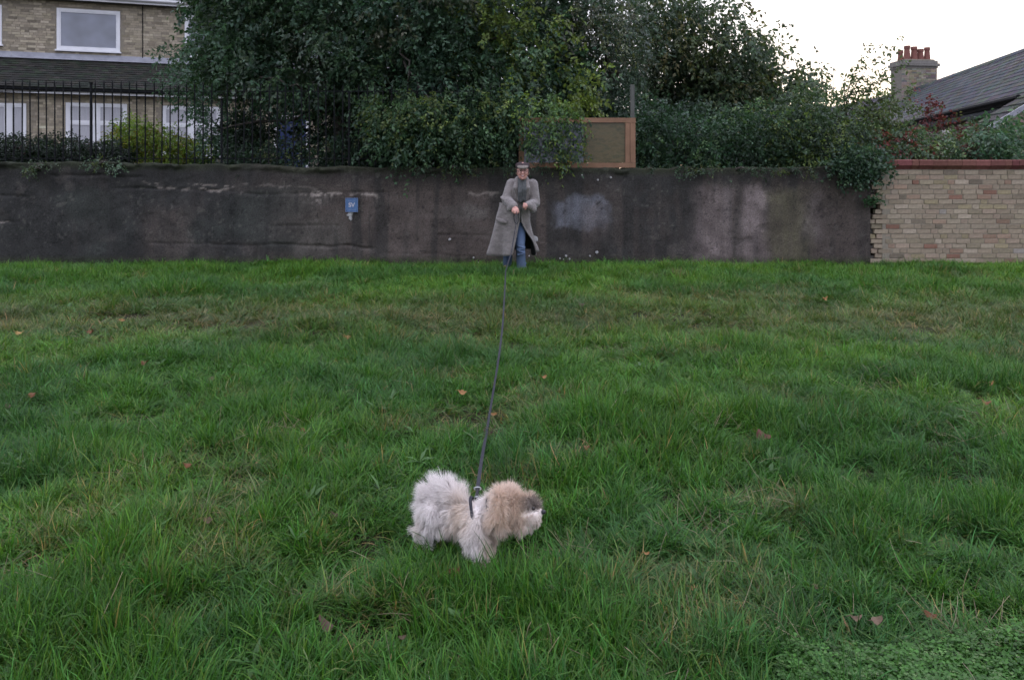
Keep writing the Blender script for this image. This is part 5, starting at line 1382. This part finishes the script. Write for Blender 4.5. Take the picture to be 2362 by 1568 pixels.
body += chain([pelv + Vector((0.05, 0, -0.02)), hip_a, kn_a, an_a, an_a + Vector((0.0, -0.12, -0.03))], [0.12, 0.085, 0.055, 0.04, 0.035]) + chain([pelv + Vector((-0.05, 0, -0.02)), hip_b, kn_b, an_b, an_b + Vector((-0.02, -0.12, -0.03))], [0.12, 0.085, 0.055, 0.04, 0.035])
pme = blob(body, 0.0068, 2)
person = obj("person", pme, None, M['skin']); person.location = porg
tag(person, "person in long grey tweed coat, flat cap and jeans leaning forward with a dog lead", "person")
def wear(name, me, mat): return obj(name, me, person, mat)
# jeans
jm = blob(chain([pelv + Vector((0.03, 0, 0)), hip_a, kn_a, pl(1202, 612, -0.03)], [0.13, 0.098, 0.068, 0.066]) + chain([pelv + Vector((-0.03, 0, 0)), hip_b, kn_b, pl(1169, 610, 0.2)], [0.13, 0.098, 0.068, 0.066])
          + [('ell', kn_a + Vector((0.012, -0.03, -0.03 - 0.035 * k)), (0.07, 0.05, 0.008), (0.2, 0.25 * (-1) ** k, 0)) for k in range(4)] + [('ell', pl(1203, 604 + 4 * k, -0.03), (0.073, 0.072, 0.010), (0.1, 0.15 * (-1) ** k, 0)) for k in range(3)], 0.008, 2)
wear("jeans", jm, M['denim'])
for an in (an_a, an_b):
    wear("shoe", blob([('ell', an + Vector((0, -0.05, -0.035)), (0.046, 0.13, 0.042), (0, 0, 0)), ('cap', an, 0.05, an + Vector((0, 0, 0.05)), 0.05)], 0.008, 2), M['shoe'])
# coat: body and sleeves fused, skirt lofted and open at the front
up = chain([waist + Vector((0.0, 0.01, -0.05)), waist, chest, chest + Vector((0.0, 0.02, 0.08))], [0.175, 0.165, 0.165, 0.11])
up += chain([chest + Vector((-0.05, 0, 0.03)), sh_l, el_l, wr_l + (el_l - wr_l) * 0.12], [0.11, 0.082, 0.072, 0.062]) + chain([chest + Vector((0.05, 0, 0.03)), sh_r, el_r, wr_r + (el_r - wr_r) * 0.12], [0.11, 0.082, 0.072, 0.060])
up += [('cap', neck + Vector((-0.05, 0.06, 0.0)), 0.05, neck + Vector((0.05, 0.06, 0.0)), 0.05), ('ell', el_l + Vector((0.0, -0.02, 0.0)), (0.095, 0.075, 0.03), (0.3, 0.4, 0)), ('ell', (el_l + wr_l) / 2 + Vector((0, 0, -0.045)), (0.05, 0.10, 0.07), (0.3, 0.2, 0)), ('ell', (el_r + wr_r) / 2 + Vector((0.02, 0, -0.05)), (0.06, 0.09, 0.07), (0.3, -0.2, 0))]
cm = blob(up, 0.010, 3)
na, nt = 46, 22
Vs, Fs = [], []
lev = [(462, 1153, 1224), (480, 1149, 1224), (500, 1143, 1223), (520, 1139, 1225), (540, 1135, 1229), (560, 1131, 1233), (583, 1127, 1240)]
for it in range(nt):
    t = it / (nt - 1); py = 466 + (585 - 466) * t
    x0 = np.interp(py, [l[0] for l in lev], [l[1] for l in lev]); x1 = np.interp(py, [l[0] for l in lev], [l[2] for l in lev])
    cx_ = ((x0 + x1) / 2 - 1195) * K; rx = (x1 - x0) / 2 * K; ry = 0.20 + 0.07 * t; cy = -0.06 + 0.13 * t
    gl = np.interp(py, [460, 508, 590], [1201, 1199, 1181]); gr = np.interp(py, [460, 508, 590], [1201.2, 1203, 1239])
    al = math.asin(max(-0.98, min(0.98, ((gl - 1195) * K - cx_) / rx))); ar = math.asin(max(-0.98, min(0.98, ((gr - 1195) * K - cx_) / rx)))
    for ia in range(na):
        u = ia / (na - 1); a = ar + (2 * math.pi - (ar - al)) * u       # from the right front edge round the back to the left front edge
        fold = 1 + (0.05 + 0.09 * t) * math.sin(a * 6 + 1.3 + 0.8 * t) * t ** 0.7 * 1.5 + 0.03 * math.sin(a * 14 + 2) * t
        hem = 0.02 * math.sin(a * 3 + 0.5) * t
        Vs.append((cx_ + rx * fold * math.sin(a), cy - ry * fold * math.cos(a), (627 - py) * K + hem + (0.03 * t if math.cos(a) < 0 else 0)))
no = len(Vs)
ctr = [((np.interp(466 + 119 * it / (nt - 1), [l[0] for l in lev], [(l[1] + l[2]) / 2 for l in lev]) - 1195) * K) for it in range(nt)]
for k in range(no):
    it = k // na; x_, y_, z_ = Vs[k]; d = Vector((x_ - ctr[it], y_ - (-0.06 + 0.13 * it / (nt - 1)), 0)).normalized() * 0.012
    Vs.append((x_ - d.x, y_ - d.y, z_))
mi = []
for it in range(nt - 1):
    for ia in range(na - 1):
        k = it * na + ia
        Fs.append((k, k + na, k + na + 1, k + 1)); mi.append(0)
        Fs.append((no + k, no + k + 1, no + k + na + 1, no + k + na)); mi.append(1)
for ia in range(na - 1):
    k = (nt - 1) * na + ia; Fs.append((k, no + k, no + k + 1, k + 1)); mi.append(0)
for it in range(nt - 1):
    for e in (0, na - 1):
        k = it * na + e; Fs.append((k, k + na, no + k + na, no + k)); mi.append(0)
sk = bpy.data.meshes.new("skirt"); sk.from_pydata(Vs, [], Fs); sk.polygons.foreach_set("material_index", mi); sk.polygons.foreach_set("use_smooth", [True] * len(sk.polygons))
bm = bmesh.new(); bm.from_mesh(cm); bm.from_mesh(sk); me = bpy.data.meshes.new("coat"); bm.to_mesh(me); bm.free()
coat = wear("coat", me, [M['coat'], M['lining']])
for s_, (a, b_) in ((-1, ((1191, 420), (1197, 470))), (1, ((1213, 420), (1206, 468)))):        # lapels
    wear("lapel", blob(chain([pl(a[0] - s_ * 1, 412, -0.27), pl(a[0] + s_ * 3, 432, -0.315), pl(b_[0], 464, -0.245)], [0.028, 0.034, 0.016]), 0.008, 2), M['coat'])
for (a, b_, y_) in ((1203, 446, -0.318), (1203, 463, -0.27)):
    wear("button", blob([('ell', pl(a, b_, y_), (0.014, 0.010, 0.014), (0, 0, 0))], 0.004, 1), M['shoe'])
m_ = MB(); pk = pl(1152, 520, -0.13)
wear("pocket_flap", blob([('ell', pl(1156, 507, -0.20), (0.10, 0.02, 0.035), (0.0, 0.25, -0.5))], 0.008, 1), M['coat'])
# scarf and stand collar
wear("scarf", blob([('ell', neck + Vector((0, -0.015, 0.0)), (0.078, 0.085, 0.045), (0.25, 0, 0)), *chain([neck + Vector((-0.025, -0.075, -0.01)), pl(1198, 440, -0.335), pl(1199, 462, -0.275)], [0.034, 0.032, 0.03]), *chain([neck + Vector((0.03, -0.07, -0.01)), pl(1209, 436, -0.33), pl(1208, 458, -0.28)], [0.032, 0.03, 0.026])], 0.008, 2), M['scarf'])
# cap: dark full crown, pale peak band
wear("cap", blob([('ell', HC + Vector((0, 0.02, 0.075)), (0.1, 0.115, 0.060), (0.15, 0, 0)), ('ell', HC + Vector((0.0, 0.05, 0.09)), (0.106, 0.09, 0.052), (0, 0, 0))], 0.007, 2), M['capdark'])
wear("cap_peak", blob([('ell', HC + Vector((0, -0.085, 0.062)), (0.074, 0.045, 0.024), (0.35, 0, 0)), ('ell', HC + Vector((0.0, -0.06, 0.072)), (0.082, 0.05, 0.024), (0.3, 0, 0))], 0.006, 2), M['cap'])
wear("hair", blob([('ell', HC + Vector((s_ * 0.078, 0.02, 0.01)), (0.016, 0.05, 0.055), (0, 0, 0)) for s_ in (-1, 1)] + [('ell', HC + Vector((0, 0.075, 0.0)), (0.078, 0.035, 0.07), (0, 0, 0))], 0.007, 2), M['hair'])
for s_ in (-1, 1):
    wear("eye", blob([('ell', HC + Vector((s_ * 0.030, -0.088, 0.016)), (0.013, 0.008, 0.007), (0, 0, 0))], 0.003, 0), M['eye'])
m_ = MB()
for s_ in (-1, 1):
    ring = [HC + Vector((s_ * 0.034 + 0.027 * math.cos(t), -0.104, 0.012 + 0.020 * math.sin(t))) for t in np.linspace(0, 2 * math.pi, 15)]
    m_.tube(ring, 0.0028, 5); m_.tube([HC + Vector((s_ * 0.061, -0.102, 0.016)), HC + Vector((s_ * 0.086, 0.0, 0.014))], 0.0025, 5)
m_.tube([HC + Vector((-0.008, -0.106, 0.016)), HC + Vector((0.008, -0.106, 0.016))], 0.0028, 5)
m_.build("glasses", M['shoe'], person)
wear("mouth", blob(chain([HC + Vector((-0.030, -0.078, -0.046)), HC + Vector((-0.012, -0.089, -0.058)), HC + Vector((0.012, -0.089, -0.058)), HC + Vector((0.030, -0.078, -0.046))], [0.005, 0.009, 0.009, 0.005]), 0.003, 1), M['mouth'])
wear("teeth", blob(chain([HC + Vector((-0.02, -0.091, -0.050)), HC + Vector((0.0, -0.0965, -0.054)), HC + Vector((0.02, -0.091, -0.050))], [0.003, 0.0038, 0.003]), 0.0025, 0), M['teeth'])

# ------------------------------------------------------------------ lead
lead_pts = [(1191, 482, 10.98), (1190.5, 500, 10.86), (1189, 520, 10.75), (1184, 552, 10.55), (1178, 585, 10.25), (1171, 608, 9.85), (1166, 626, 9.4), (1165, 645, 8.9), (1164, 668, 8.3), (1162, 700, 7.6), (1160, 735, 6.95), (1156, 778, 6.25), (1149, 830, 5.6), (1141, 880, 5.05), (1132, 935, 4.55), (1122, 995, 4.1), (1113, 1045, 3.72), (1106, 1090, 3.32), (1101.5, 1124, 3.02)]
M['webbing'] = mottled("grey_webbing", (0.020, 0.020, 0.025), (0.034, 0.034, 0.042), 90, 0.7, 0.25, 0.4, 300)
lead = empty("dog_lead", P(1101, 1124, 3.02))
lo = lead.location
m_ = MB(); Lp = []
cp = [P(*q) for q in lead_pts]
fine_pts = []
for i in range(len(cp) - 1):
    p0, p1, p2, p3 = cp[max(i - 1, 0)], cp[i], cp[i + 1], cp[min(i + 2, len(cp) - 1)]
    for k in range(5):
        t = k / 5
        fine_pts.append(0.5 * ((2 * p1) + (-p0 + p2) * t + (2 * p0 - 5 * p1 + 4 * p2 - p3) * t * t + (-p0 + 3 * p1 - 3 * p2 + p3) * t ** 3))
fine_pts.append(cp[-1])
vs, fs = [], []
for i, p in enumerate(fine_pts):
    d = (fine_pts[min(i + 1, len(fine_pts) - 1)] - fine_pts[max(i - 1, 0)]).normalized()
    tw = 0.22 * math.sin(i * 0.16) + 0.25 * math.sin(i * 0.055 + 1)
    s_ = d.cross(Vector((0, -0.35, 1))).normalized(); u_ = s_.cross(d).normalized()
    s2 = s_ * math.cos(tw) + u_ * math.sin(tw); u2 = s2.cross(d).normalized()
    w_ = 0.0035 + 0.004 * min(1.0, i / 28)
    for a, c in ((-1, -1), (1, -1), (1, 1), (-1, 1)):
        vs.append(p + s2 * a * w_ + u2 * c * 0.001 - lo)
    if i:
        b0 = (i - 1) * 4
        for k in range(4): fs.append((b0 + k, b0 + (k + 1) % 4, b0 + 4 + (k + 1) % 4, b0 + 4 + k))
m_.add(vs, fs); m_.build("strap", M['webbing'], lead, fixn=True)
M['steel'] = mottled("steel", (0.55, 0.55, 0.56), (0.65, 0.65, 0.66), 20, 0.3, 0.5, 0.0, metal=0.9)
e0 = P(1101, 1126, 3.0); e1 = P(1099, 1150, 2.97)
m_ = MB(); rc_ = [e0 + Vector((0.013 * math.cos(t), 0, 0.006 * math.sin(t))) - lo for t in np.linspace(0, 2 * math.pi, 13)]; m_.tube(rc_, 0.0022, 5); m_.build("ring", M['steel'], lead)
m_ = MB(); m_.tube([e0 - lo, e0.lerp(e1, 0.4) - lo, e1 - lo], [0.008, 0.006, 0.006], 8); m_.build("clip", M['shoe'], lead)
m_ = MB(); rc_ = [e1 + Vector((0.010 * math.cos(t), 0, 0.010 * math.sin(t))) - lo for t in np.linspace(0, 2 * math.pi, 13)]; m_.tube(rc_, 0.002, 5); m_.build("ring", M['steel'], lead)
# the loose loop of lead bunched at the hand
hp_ = P(1191, 483, 10.96) - lo
m_ = MB(); lp = [hp_ + Vector((0.03 * math.sin(t) * (1 if t < 3.1 else 1.2), 0.01 * math.cos(t), -0.10 + 0.10 * math.cos(t))) for t in np.linspace(0, 2 * math.pi, 17)]; m_.tube(lp, 0.006, 5); m_.build("loop", M['webbing'], lead)
tag(lead, "long grey webbing lead running from the person's hands to the dog", "lead")

# ------------------------------------------------------------------ the dog
D = lambda px, py, Y: P(px, py, Y)
rump, mids, sho = D(1012, 1188, 3.02), D(1058, 1188, 2.98), D(1105, 1197, 2.92)
headc, muz, nose = D(1178, 1170, 2.90), D(1230, 1188, 2.865), D(1251, 1180, 2.86)
tail = [D(990, 1170, 3.05), D(990, 1144, 3.06), D(1016, 1132, 3.04), D(1048, 1140, 3.0), D(1063, 1158, 2.98)]
ground_pt = lambda px, Y: Vector(((px - CX) / F * Y, Y, gz1((px - CX) / F * Y, Y)))
prims = [('ell', rump, (0.064, 0.076, 0.064), (0, 0, 0)), ('ell', mids, (0.058, 0.064, 0.056), (0, 0, 0)), ('ell', sho, (0.052, 0.062, 0.060), (0, 0.2, 0))]
prims += chain([rump, mids, sho], [0.062, 0.054, 0.054]) + chain([sho, D(1138, 1186, 2.90), headc], [0.054, 0.056, 0.05])
prims += [('ell', headc, (0.056, 0.054, 0.054), (0, 0, 0)), ('ell', D(1170, 1150, 2.895), (0.036, 0.042, 0.028), (0, 0.35, 0)), ('ell', D(1218, 1162, 2.885), (0.032, 0.036, 0.026), (0, 0.4, 0)), ('ell', D(1212, 1212, 2.875), (0.032, 0.026, 0.022), (0, -0.3, 0))] + chain([headc + Vector((0.02, 0, -0.008)), muz], [0.044, 0.030])
prims += [('cap', nose + Vector((-0.012, 0, -0.002)), 0.016, nose + Vector((-0.005, 0, 0)), 0.009), ('ell', D(1225, 1203, 2.865), (0.026, 0.022, 0.014), (0, 0.2, 0))]
prims += chain(tail, [0.020, 0.022, 0.022, 0.018, 0.010])
fa = ground_pt(1106, 2.80); fb = ground_pt(1128, 2.93); ha = ground_pt(985, 2.99); hb = ground_pt(1025, 3.09)
prims += chain([D(1100, 1205, 2.88), D(1098, 1240, 2.85), Vector(((1108 - CX) / F * 2.83, 2.83, fa.z + 0.05)), fa + Vector((0, 0, 0.018))], [0.045, 0.034, 0.024, 0.020]) + [('ell', fa + Vector((0.008, -0.014, 0.016)), (0.022, 0.028, 0.016), (0, 0, 0))]
prims += chain([D(1112, 1210, 2.94), D(1120, 1240, 2.94), fb + Vector((0, 0, 0.02))], [0.04, 0.03, 0.020]) + [('ell', fb + Vector((0.008, -0.012, 0.016)), (0.022, 0.027, 0.016), (0, 0, 0))]
for h_, Yh in ((ha, 2.97), (hb, 3.07)):
    kn = Vector((h_.x + 0.045, h_.y, 0.110)); hk = Vector((h_.x - 0.03, h_.y, 0.062))
    prims += chain([Vector((h_.x + 0.02, h_.y, 0.14)), kn, hk, h_ + Vector((0, 0, 0.018))], [0.044, 0.030, 0.019, 0.017]) + [('ell', h_ + Vector((0.014, -0.006, 0.015)), (0.027, 0.021, 0.015), (0, 0, 0))]
ear_n = [D(1152, 1140, 2.86), D(1148, 1165, 2.835), D(1150, 1200, 2.83), D(1156, 1218, 2.835)]
ear_f = [D(1178, 1132, 2.95), D(1190, 1140, 2.97), D(1200, 1165, 2.965)]
prims += chain(ear_n, [0.014, 0.018, 0.020, 0.010]) + chain(ear_f, [0.012, 0.014, 0.010])
dme = blob(prims, 0.0055, 4)
nv = len(dme.vertices); co = np.zeros(nv * 3, np.float32); dme.vertices.foreach_get("co", co); co = co.reshape(-1, 3)
WHITE, CREAM, TAN, DKB, PINK = (np.array(c) for c in ((0.91, 0.85, 0.815), (0.84, 0.71, 0.59), (0.78, 0.60, 0.455), (0.21, 0.175, 0.15), (0.80, 0.66, 0.57)))
def to_px(c): return CX + c[:, 0] / c[:, 1] * F, HY + (CAM_H - c[:, 2]) / c[:, 1] * F
def coat_colour(c, noise=0.0):
    """coat markings by place on the body: white body, cream saddle, tan head and ears, dark brow"""
    px, py = to_px(c); n_ = len(c)
    u = px + R.normal(0, 4, n_); v = py + R.normal(0, 4, n_)
    col = np.tile(WHITE, (n_, 1))
    def mk(m, cc):
        nonlocal col
        m = np.clip(m, 0, 1)[:, None]; col = col * (1 - m) + cc * m
    g = lambda a, b_, ra, rb: np.exp(-(((u - a) / ra) ** 2 + ((v - b_) / rb) ** 2) * 1.2)
    mk(g(1062, 1185, 26, 48) * 0.95, CREAM); mk(g(1045, 1225, 30, 26) * 0.5, CREAM); mk(g(1125, 1215, 26, 30) * 0.45, CREAM); mk(g(962, 1215, 14, 30) * 0.35, CREAM)
    hd_ = sstep(1112, 1146, u + (v - 1170) * 0.12)
    mk(hd_ * 0.85, TAN); mk(hd_ * g(1178, 1125, 32, 16) * 0.75, PINK); mk(hd_ * sstep(1196, 1222, u) * sstep(1165, 1180, v) * 0.85, (WHITE + PINK) / 2)
    mk(hd_ * sstep(1205, 1225, v) * 0.5, (WHITE + PINK) / 2)
    mk(sstep(1194, 1222, u) * sstep(1136, 1150, v) * sstep(1182, 1170, v) * sstep(1252, 1242, u) * 0.92, DKB)
    mk(np.exp(-(((px - 1252) / 5.5) ** 2 + ((py - 1180) / 6) ** 2) ** 2) * 1.0, np.array([0.012, 0.011, 0.011]))
    return col
a = dme.color_attributes.new("Col", 'FLOAT_COLOR', 'POINT')
a.data.foreach_set("color", np.hstack([coat_colour(co), np.ones((nv, 1))]).astype(np.float32).ravel())
n = N("dog_coat"); M['dogskin'] = n.done(n.pbr(n.attr("Col"), 0.8, 0.15, n.bump(n.noise(160), 0.5, 0.004)))
n = N("dog_hair"); c_ = n.attr("Col"); p_ = n.pbr(c_, 0.55, 0.25); t_ = n.n.new("ShaderNodeBsdfTranslucent"); n.link(c_, t_.inputs[0]); ms = n.n.new("ShaderNodeMixShader"); ms.inputs[0].default_value = 0.45; n.link(p_, ms.inputs[1]); n.link(t_.outputs[0], ms.inputs[2]); M['doghair'] = n.done(ms.outputs[0])
dbase = Vector((-0.12, 2.9, 0.0))
dog = obj("dog", dme, None, M['dogskin'])
tag(dog, "small fluffy white dog with tan head and curled tail standing in the grass", "dog")
dme.calc_loop_triangles()
tri = np.zeros(len(dme.loop_triangles) * 3, np.int32); dme.loop_triangles.foreach_get("vertices", tri); tri = tri.reshape(-1, 3)
A_, B_, C_ = co[tri[:, 0]], co[tri[:, 1]], co[tri[:, 2]]
fn = np.cross(B_ - A_, C_ - A_); ar = np.linalg.norm(fn, axis=1) / 2; fn = unit(fn)
def surf(n_):
    k = R.choice(len(tri), n_, p=ar / ar.sum()); r1, r2 = np.sqrt(R.uniform(size=n_)), R.uniform(size=n_)
    return A_[k] * (1 - r1)[:, None] + B_[k] * (r1 * (1 - r2))[:, None] + C_[k] * (r1 * r2)[:, None], fn[k]
NH, NCl = 90000, 900
root, nrm = surf(NH); cr, cn = surf(NCl)
px, py = to_px(root)
# hair length and lie by body region
tl_pts = np.array([tuple(t) for t in tail]); td = np.min(np.linalg.norm(root[:, None, :] - tl_pts[None], axis=2), axis=1)
is_tail = (td < 0.045) & (py < 1165) & (px < 1085)
is_head = px > 1128 + (py - 1170) * -0.1
is_muz = (px > 1205) & (py > 1168)
low = root[:, 2] < 0.075
ln = np.full(NH, 0.032); ln[is_tail] = 0.052; ln[is_head] = 0.031; ln[is_muz] = 0.017; ln[low] = 0.017; bk = np.exp(-((px - 1102) / 16) ** 2) * (py < 1195); ln *= 1 - 0.5 * bk; ln[is_head & (px > 1190)] *= 0.72
ln[(px > 1240) & (py < 1195) & (py > 1170)] = 0.006
ln *= R.uniform(0.65, 1.25, NH)
flow = np.tile(np.array([-0.25, -0.05, -0.75]), (NH, 1))               # body hair hangs down and back
flow[is_head] = np.array([-0.15, -0.25, -0.55]); flow[is_muz] = np.array([0.1, -0.2, -0.8])
tang = np.array([-0.6, 0.0, 0.35]); flow[is_tail] = tang
cb = np.where(is_head, sstep(1178, 1128, py + R.normal(0, 8, NH)), 0)[:, None]; flow = flow * (1 - cb) + np.array([-0.35, -0.1, 0.35]) * cb
leftend = px < 975; flow[leftend] += np.array([-0.5, 0, 0.25])
d0 = unit(nrm * 0.8 + flow * 0.85 + R.normal(0, 0.18, (NH, 3)))
# clumping: tips drawn to the nearest lock
ci = np.zeros(NH, np.int64)
for s_ in range(0, NH, 4000):
    q = root[s_:s_ + 4000]; ci[s_:s_ + 4000] = np.argmin(((q[:, None, :] - cr[None]) ** 2).sum(2), axis=1)
lockj = R.normal(0, 0.35, (NCl, 3)); lockl = R.uniform(0.65, 1.5, NCl)
ln *= lockl[ci]
d0 = unit(d0 + lockj[ci] * 0.55)
seg = 4
grav = np.array([0, 0, -1.0]) * np.where(is_tail, 0.15, 0.45)[:, None]
p = root - nrm * 0.004; d = d0.copy(); P_ = [p]
cen = cr[ci]
for k in range(seg):
    t = (k + 1) / seg
    p = p + d * (ln / seg)[:, None]
    tgt = cen + d0 * (ln * t)[:, None]
    p = p + (tgt - p) * 0.15 * t
    P_.append(p); d = unit(d + grav * 0.35 + R.normal(0, 0.16, (NH, 3)))
view = unit(np.array([0, 0, CAM_H]) - root)
side = unit(np.cross(d0, R.normal(0, 1, (NH, 3))))
wid = R.uniform(0.0005, 0.0011, NH) * np.where(is_muz, 0.8, 1.0)
VV, cc = [], coat_colour(root * 0.35 + P_[2] * 0.65) * R.uniform(0.86, 1.14, (NH, 1))
for k in range(seg):
    w_ = (wid * (1 - 0.75 * (k / seg)))[:, None]; VV += [P_[k] - side * w_, P_[k] + side * w_]
VV.append(P_[seg])
VV = np.stack(VV, 1).reshape(-1, 3); nvs = 2 * seg + 1
b0 = np.arange(NH)[:, None] * nvs; tt_ = []
for k in range(seg - 1):
    tt_ += [b0 + np.array([[2 * k, 2 * k + 1, 2 * k + 3]]), b0 + np.array([[2 * k, 2 * k + 3, 2 * k + 2]])]
tt_.append(b0 + np.array([[2 * seg - 2, 2 * seg - 1, 2 * seg]]))
TT = np.stack(tt_, 1).reshape(-1, 3)
fur = obj("fur", fast_mesh("fur", VV, TT, np.repeat(cc, nvs, 0)), dog, M['doghair']); fur["kind"] = "stuff"
# collar, eye and nose
m_ = MB(); c0 = D(1140, 1185, 2.90)
ax = (headc - sho).normalized(); u_ = ax.cross(Vector((0, 1, 0))).normalized(); v_ = ax.cross(u_)
ringp = [c0 + (u_ * math.cos(t) + v_ * math.sin(t)) * 0.062 for t in np.linspace(0, 2 * math.pi, 25)]
m_.tube(ringp, 0.0055, 6); m_.build("collar", M['shoe'], dog)
m_ = MB(); hs_ = D(1098, 1165, 2.93); ringp = [sho + Vector((0.0 - 0.02 * math.cos(t) , 0.074 * math.sin(t), 0.076 * math.cos(t))) + Vector((-0.012, 0, 0.0)) for t in np.linspace(0, 2 * math.pi, 25)]
m_.tube(ringp, 0.006, 6); m_.build("harness", M['webbing'], dog)
obj("nose", blob([('ell', nose + Vector((0.002, -0.004, 0.002)), (0.010, 0.010, 0.008), (0, 0, 0))], 0.002, 1), dog, M['shoe'])
obj("eye", blob([('ell', D(1230, 1172, 2.845), (0.007, 0.006, 0.007), (0, 0, 0))], 0.002, 1), dog, M['eye'])

# grass pressed down under the dog so that the blades cross its legs, not its face
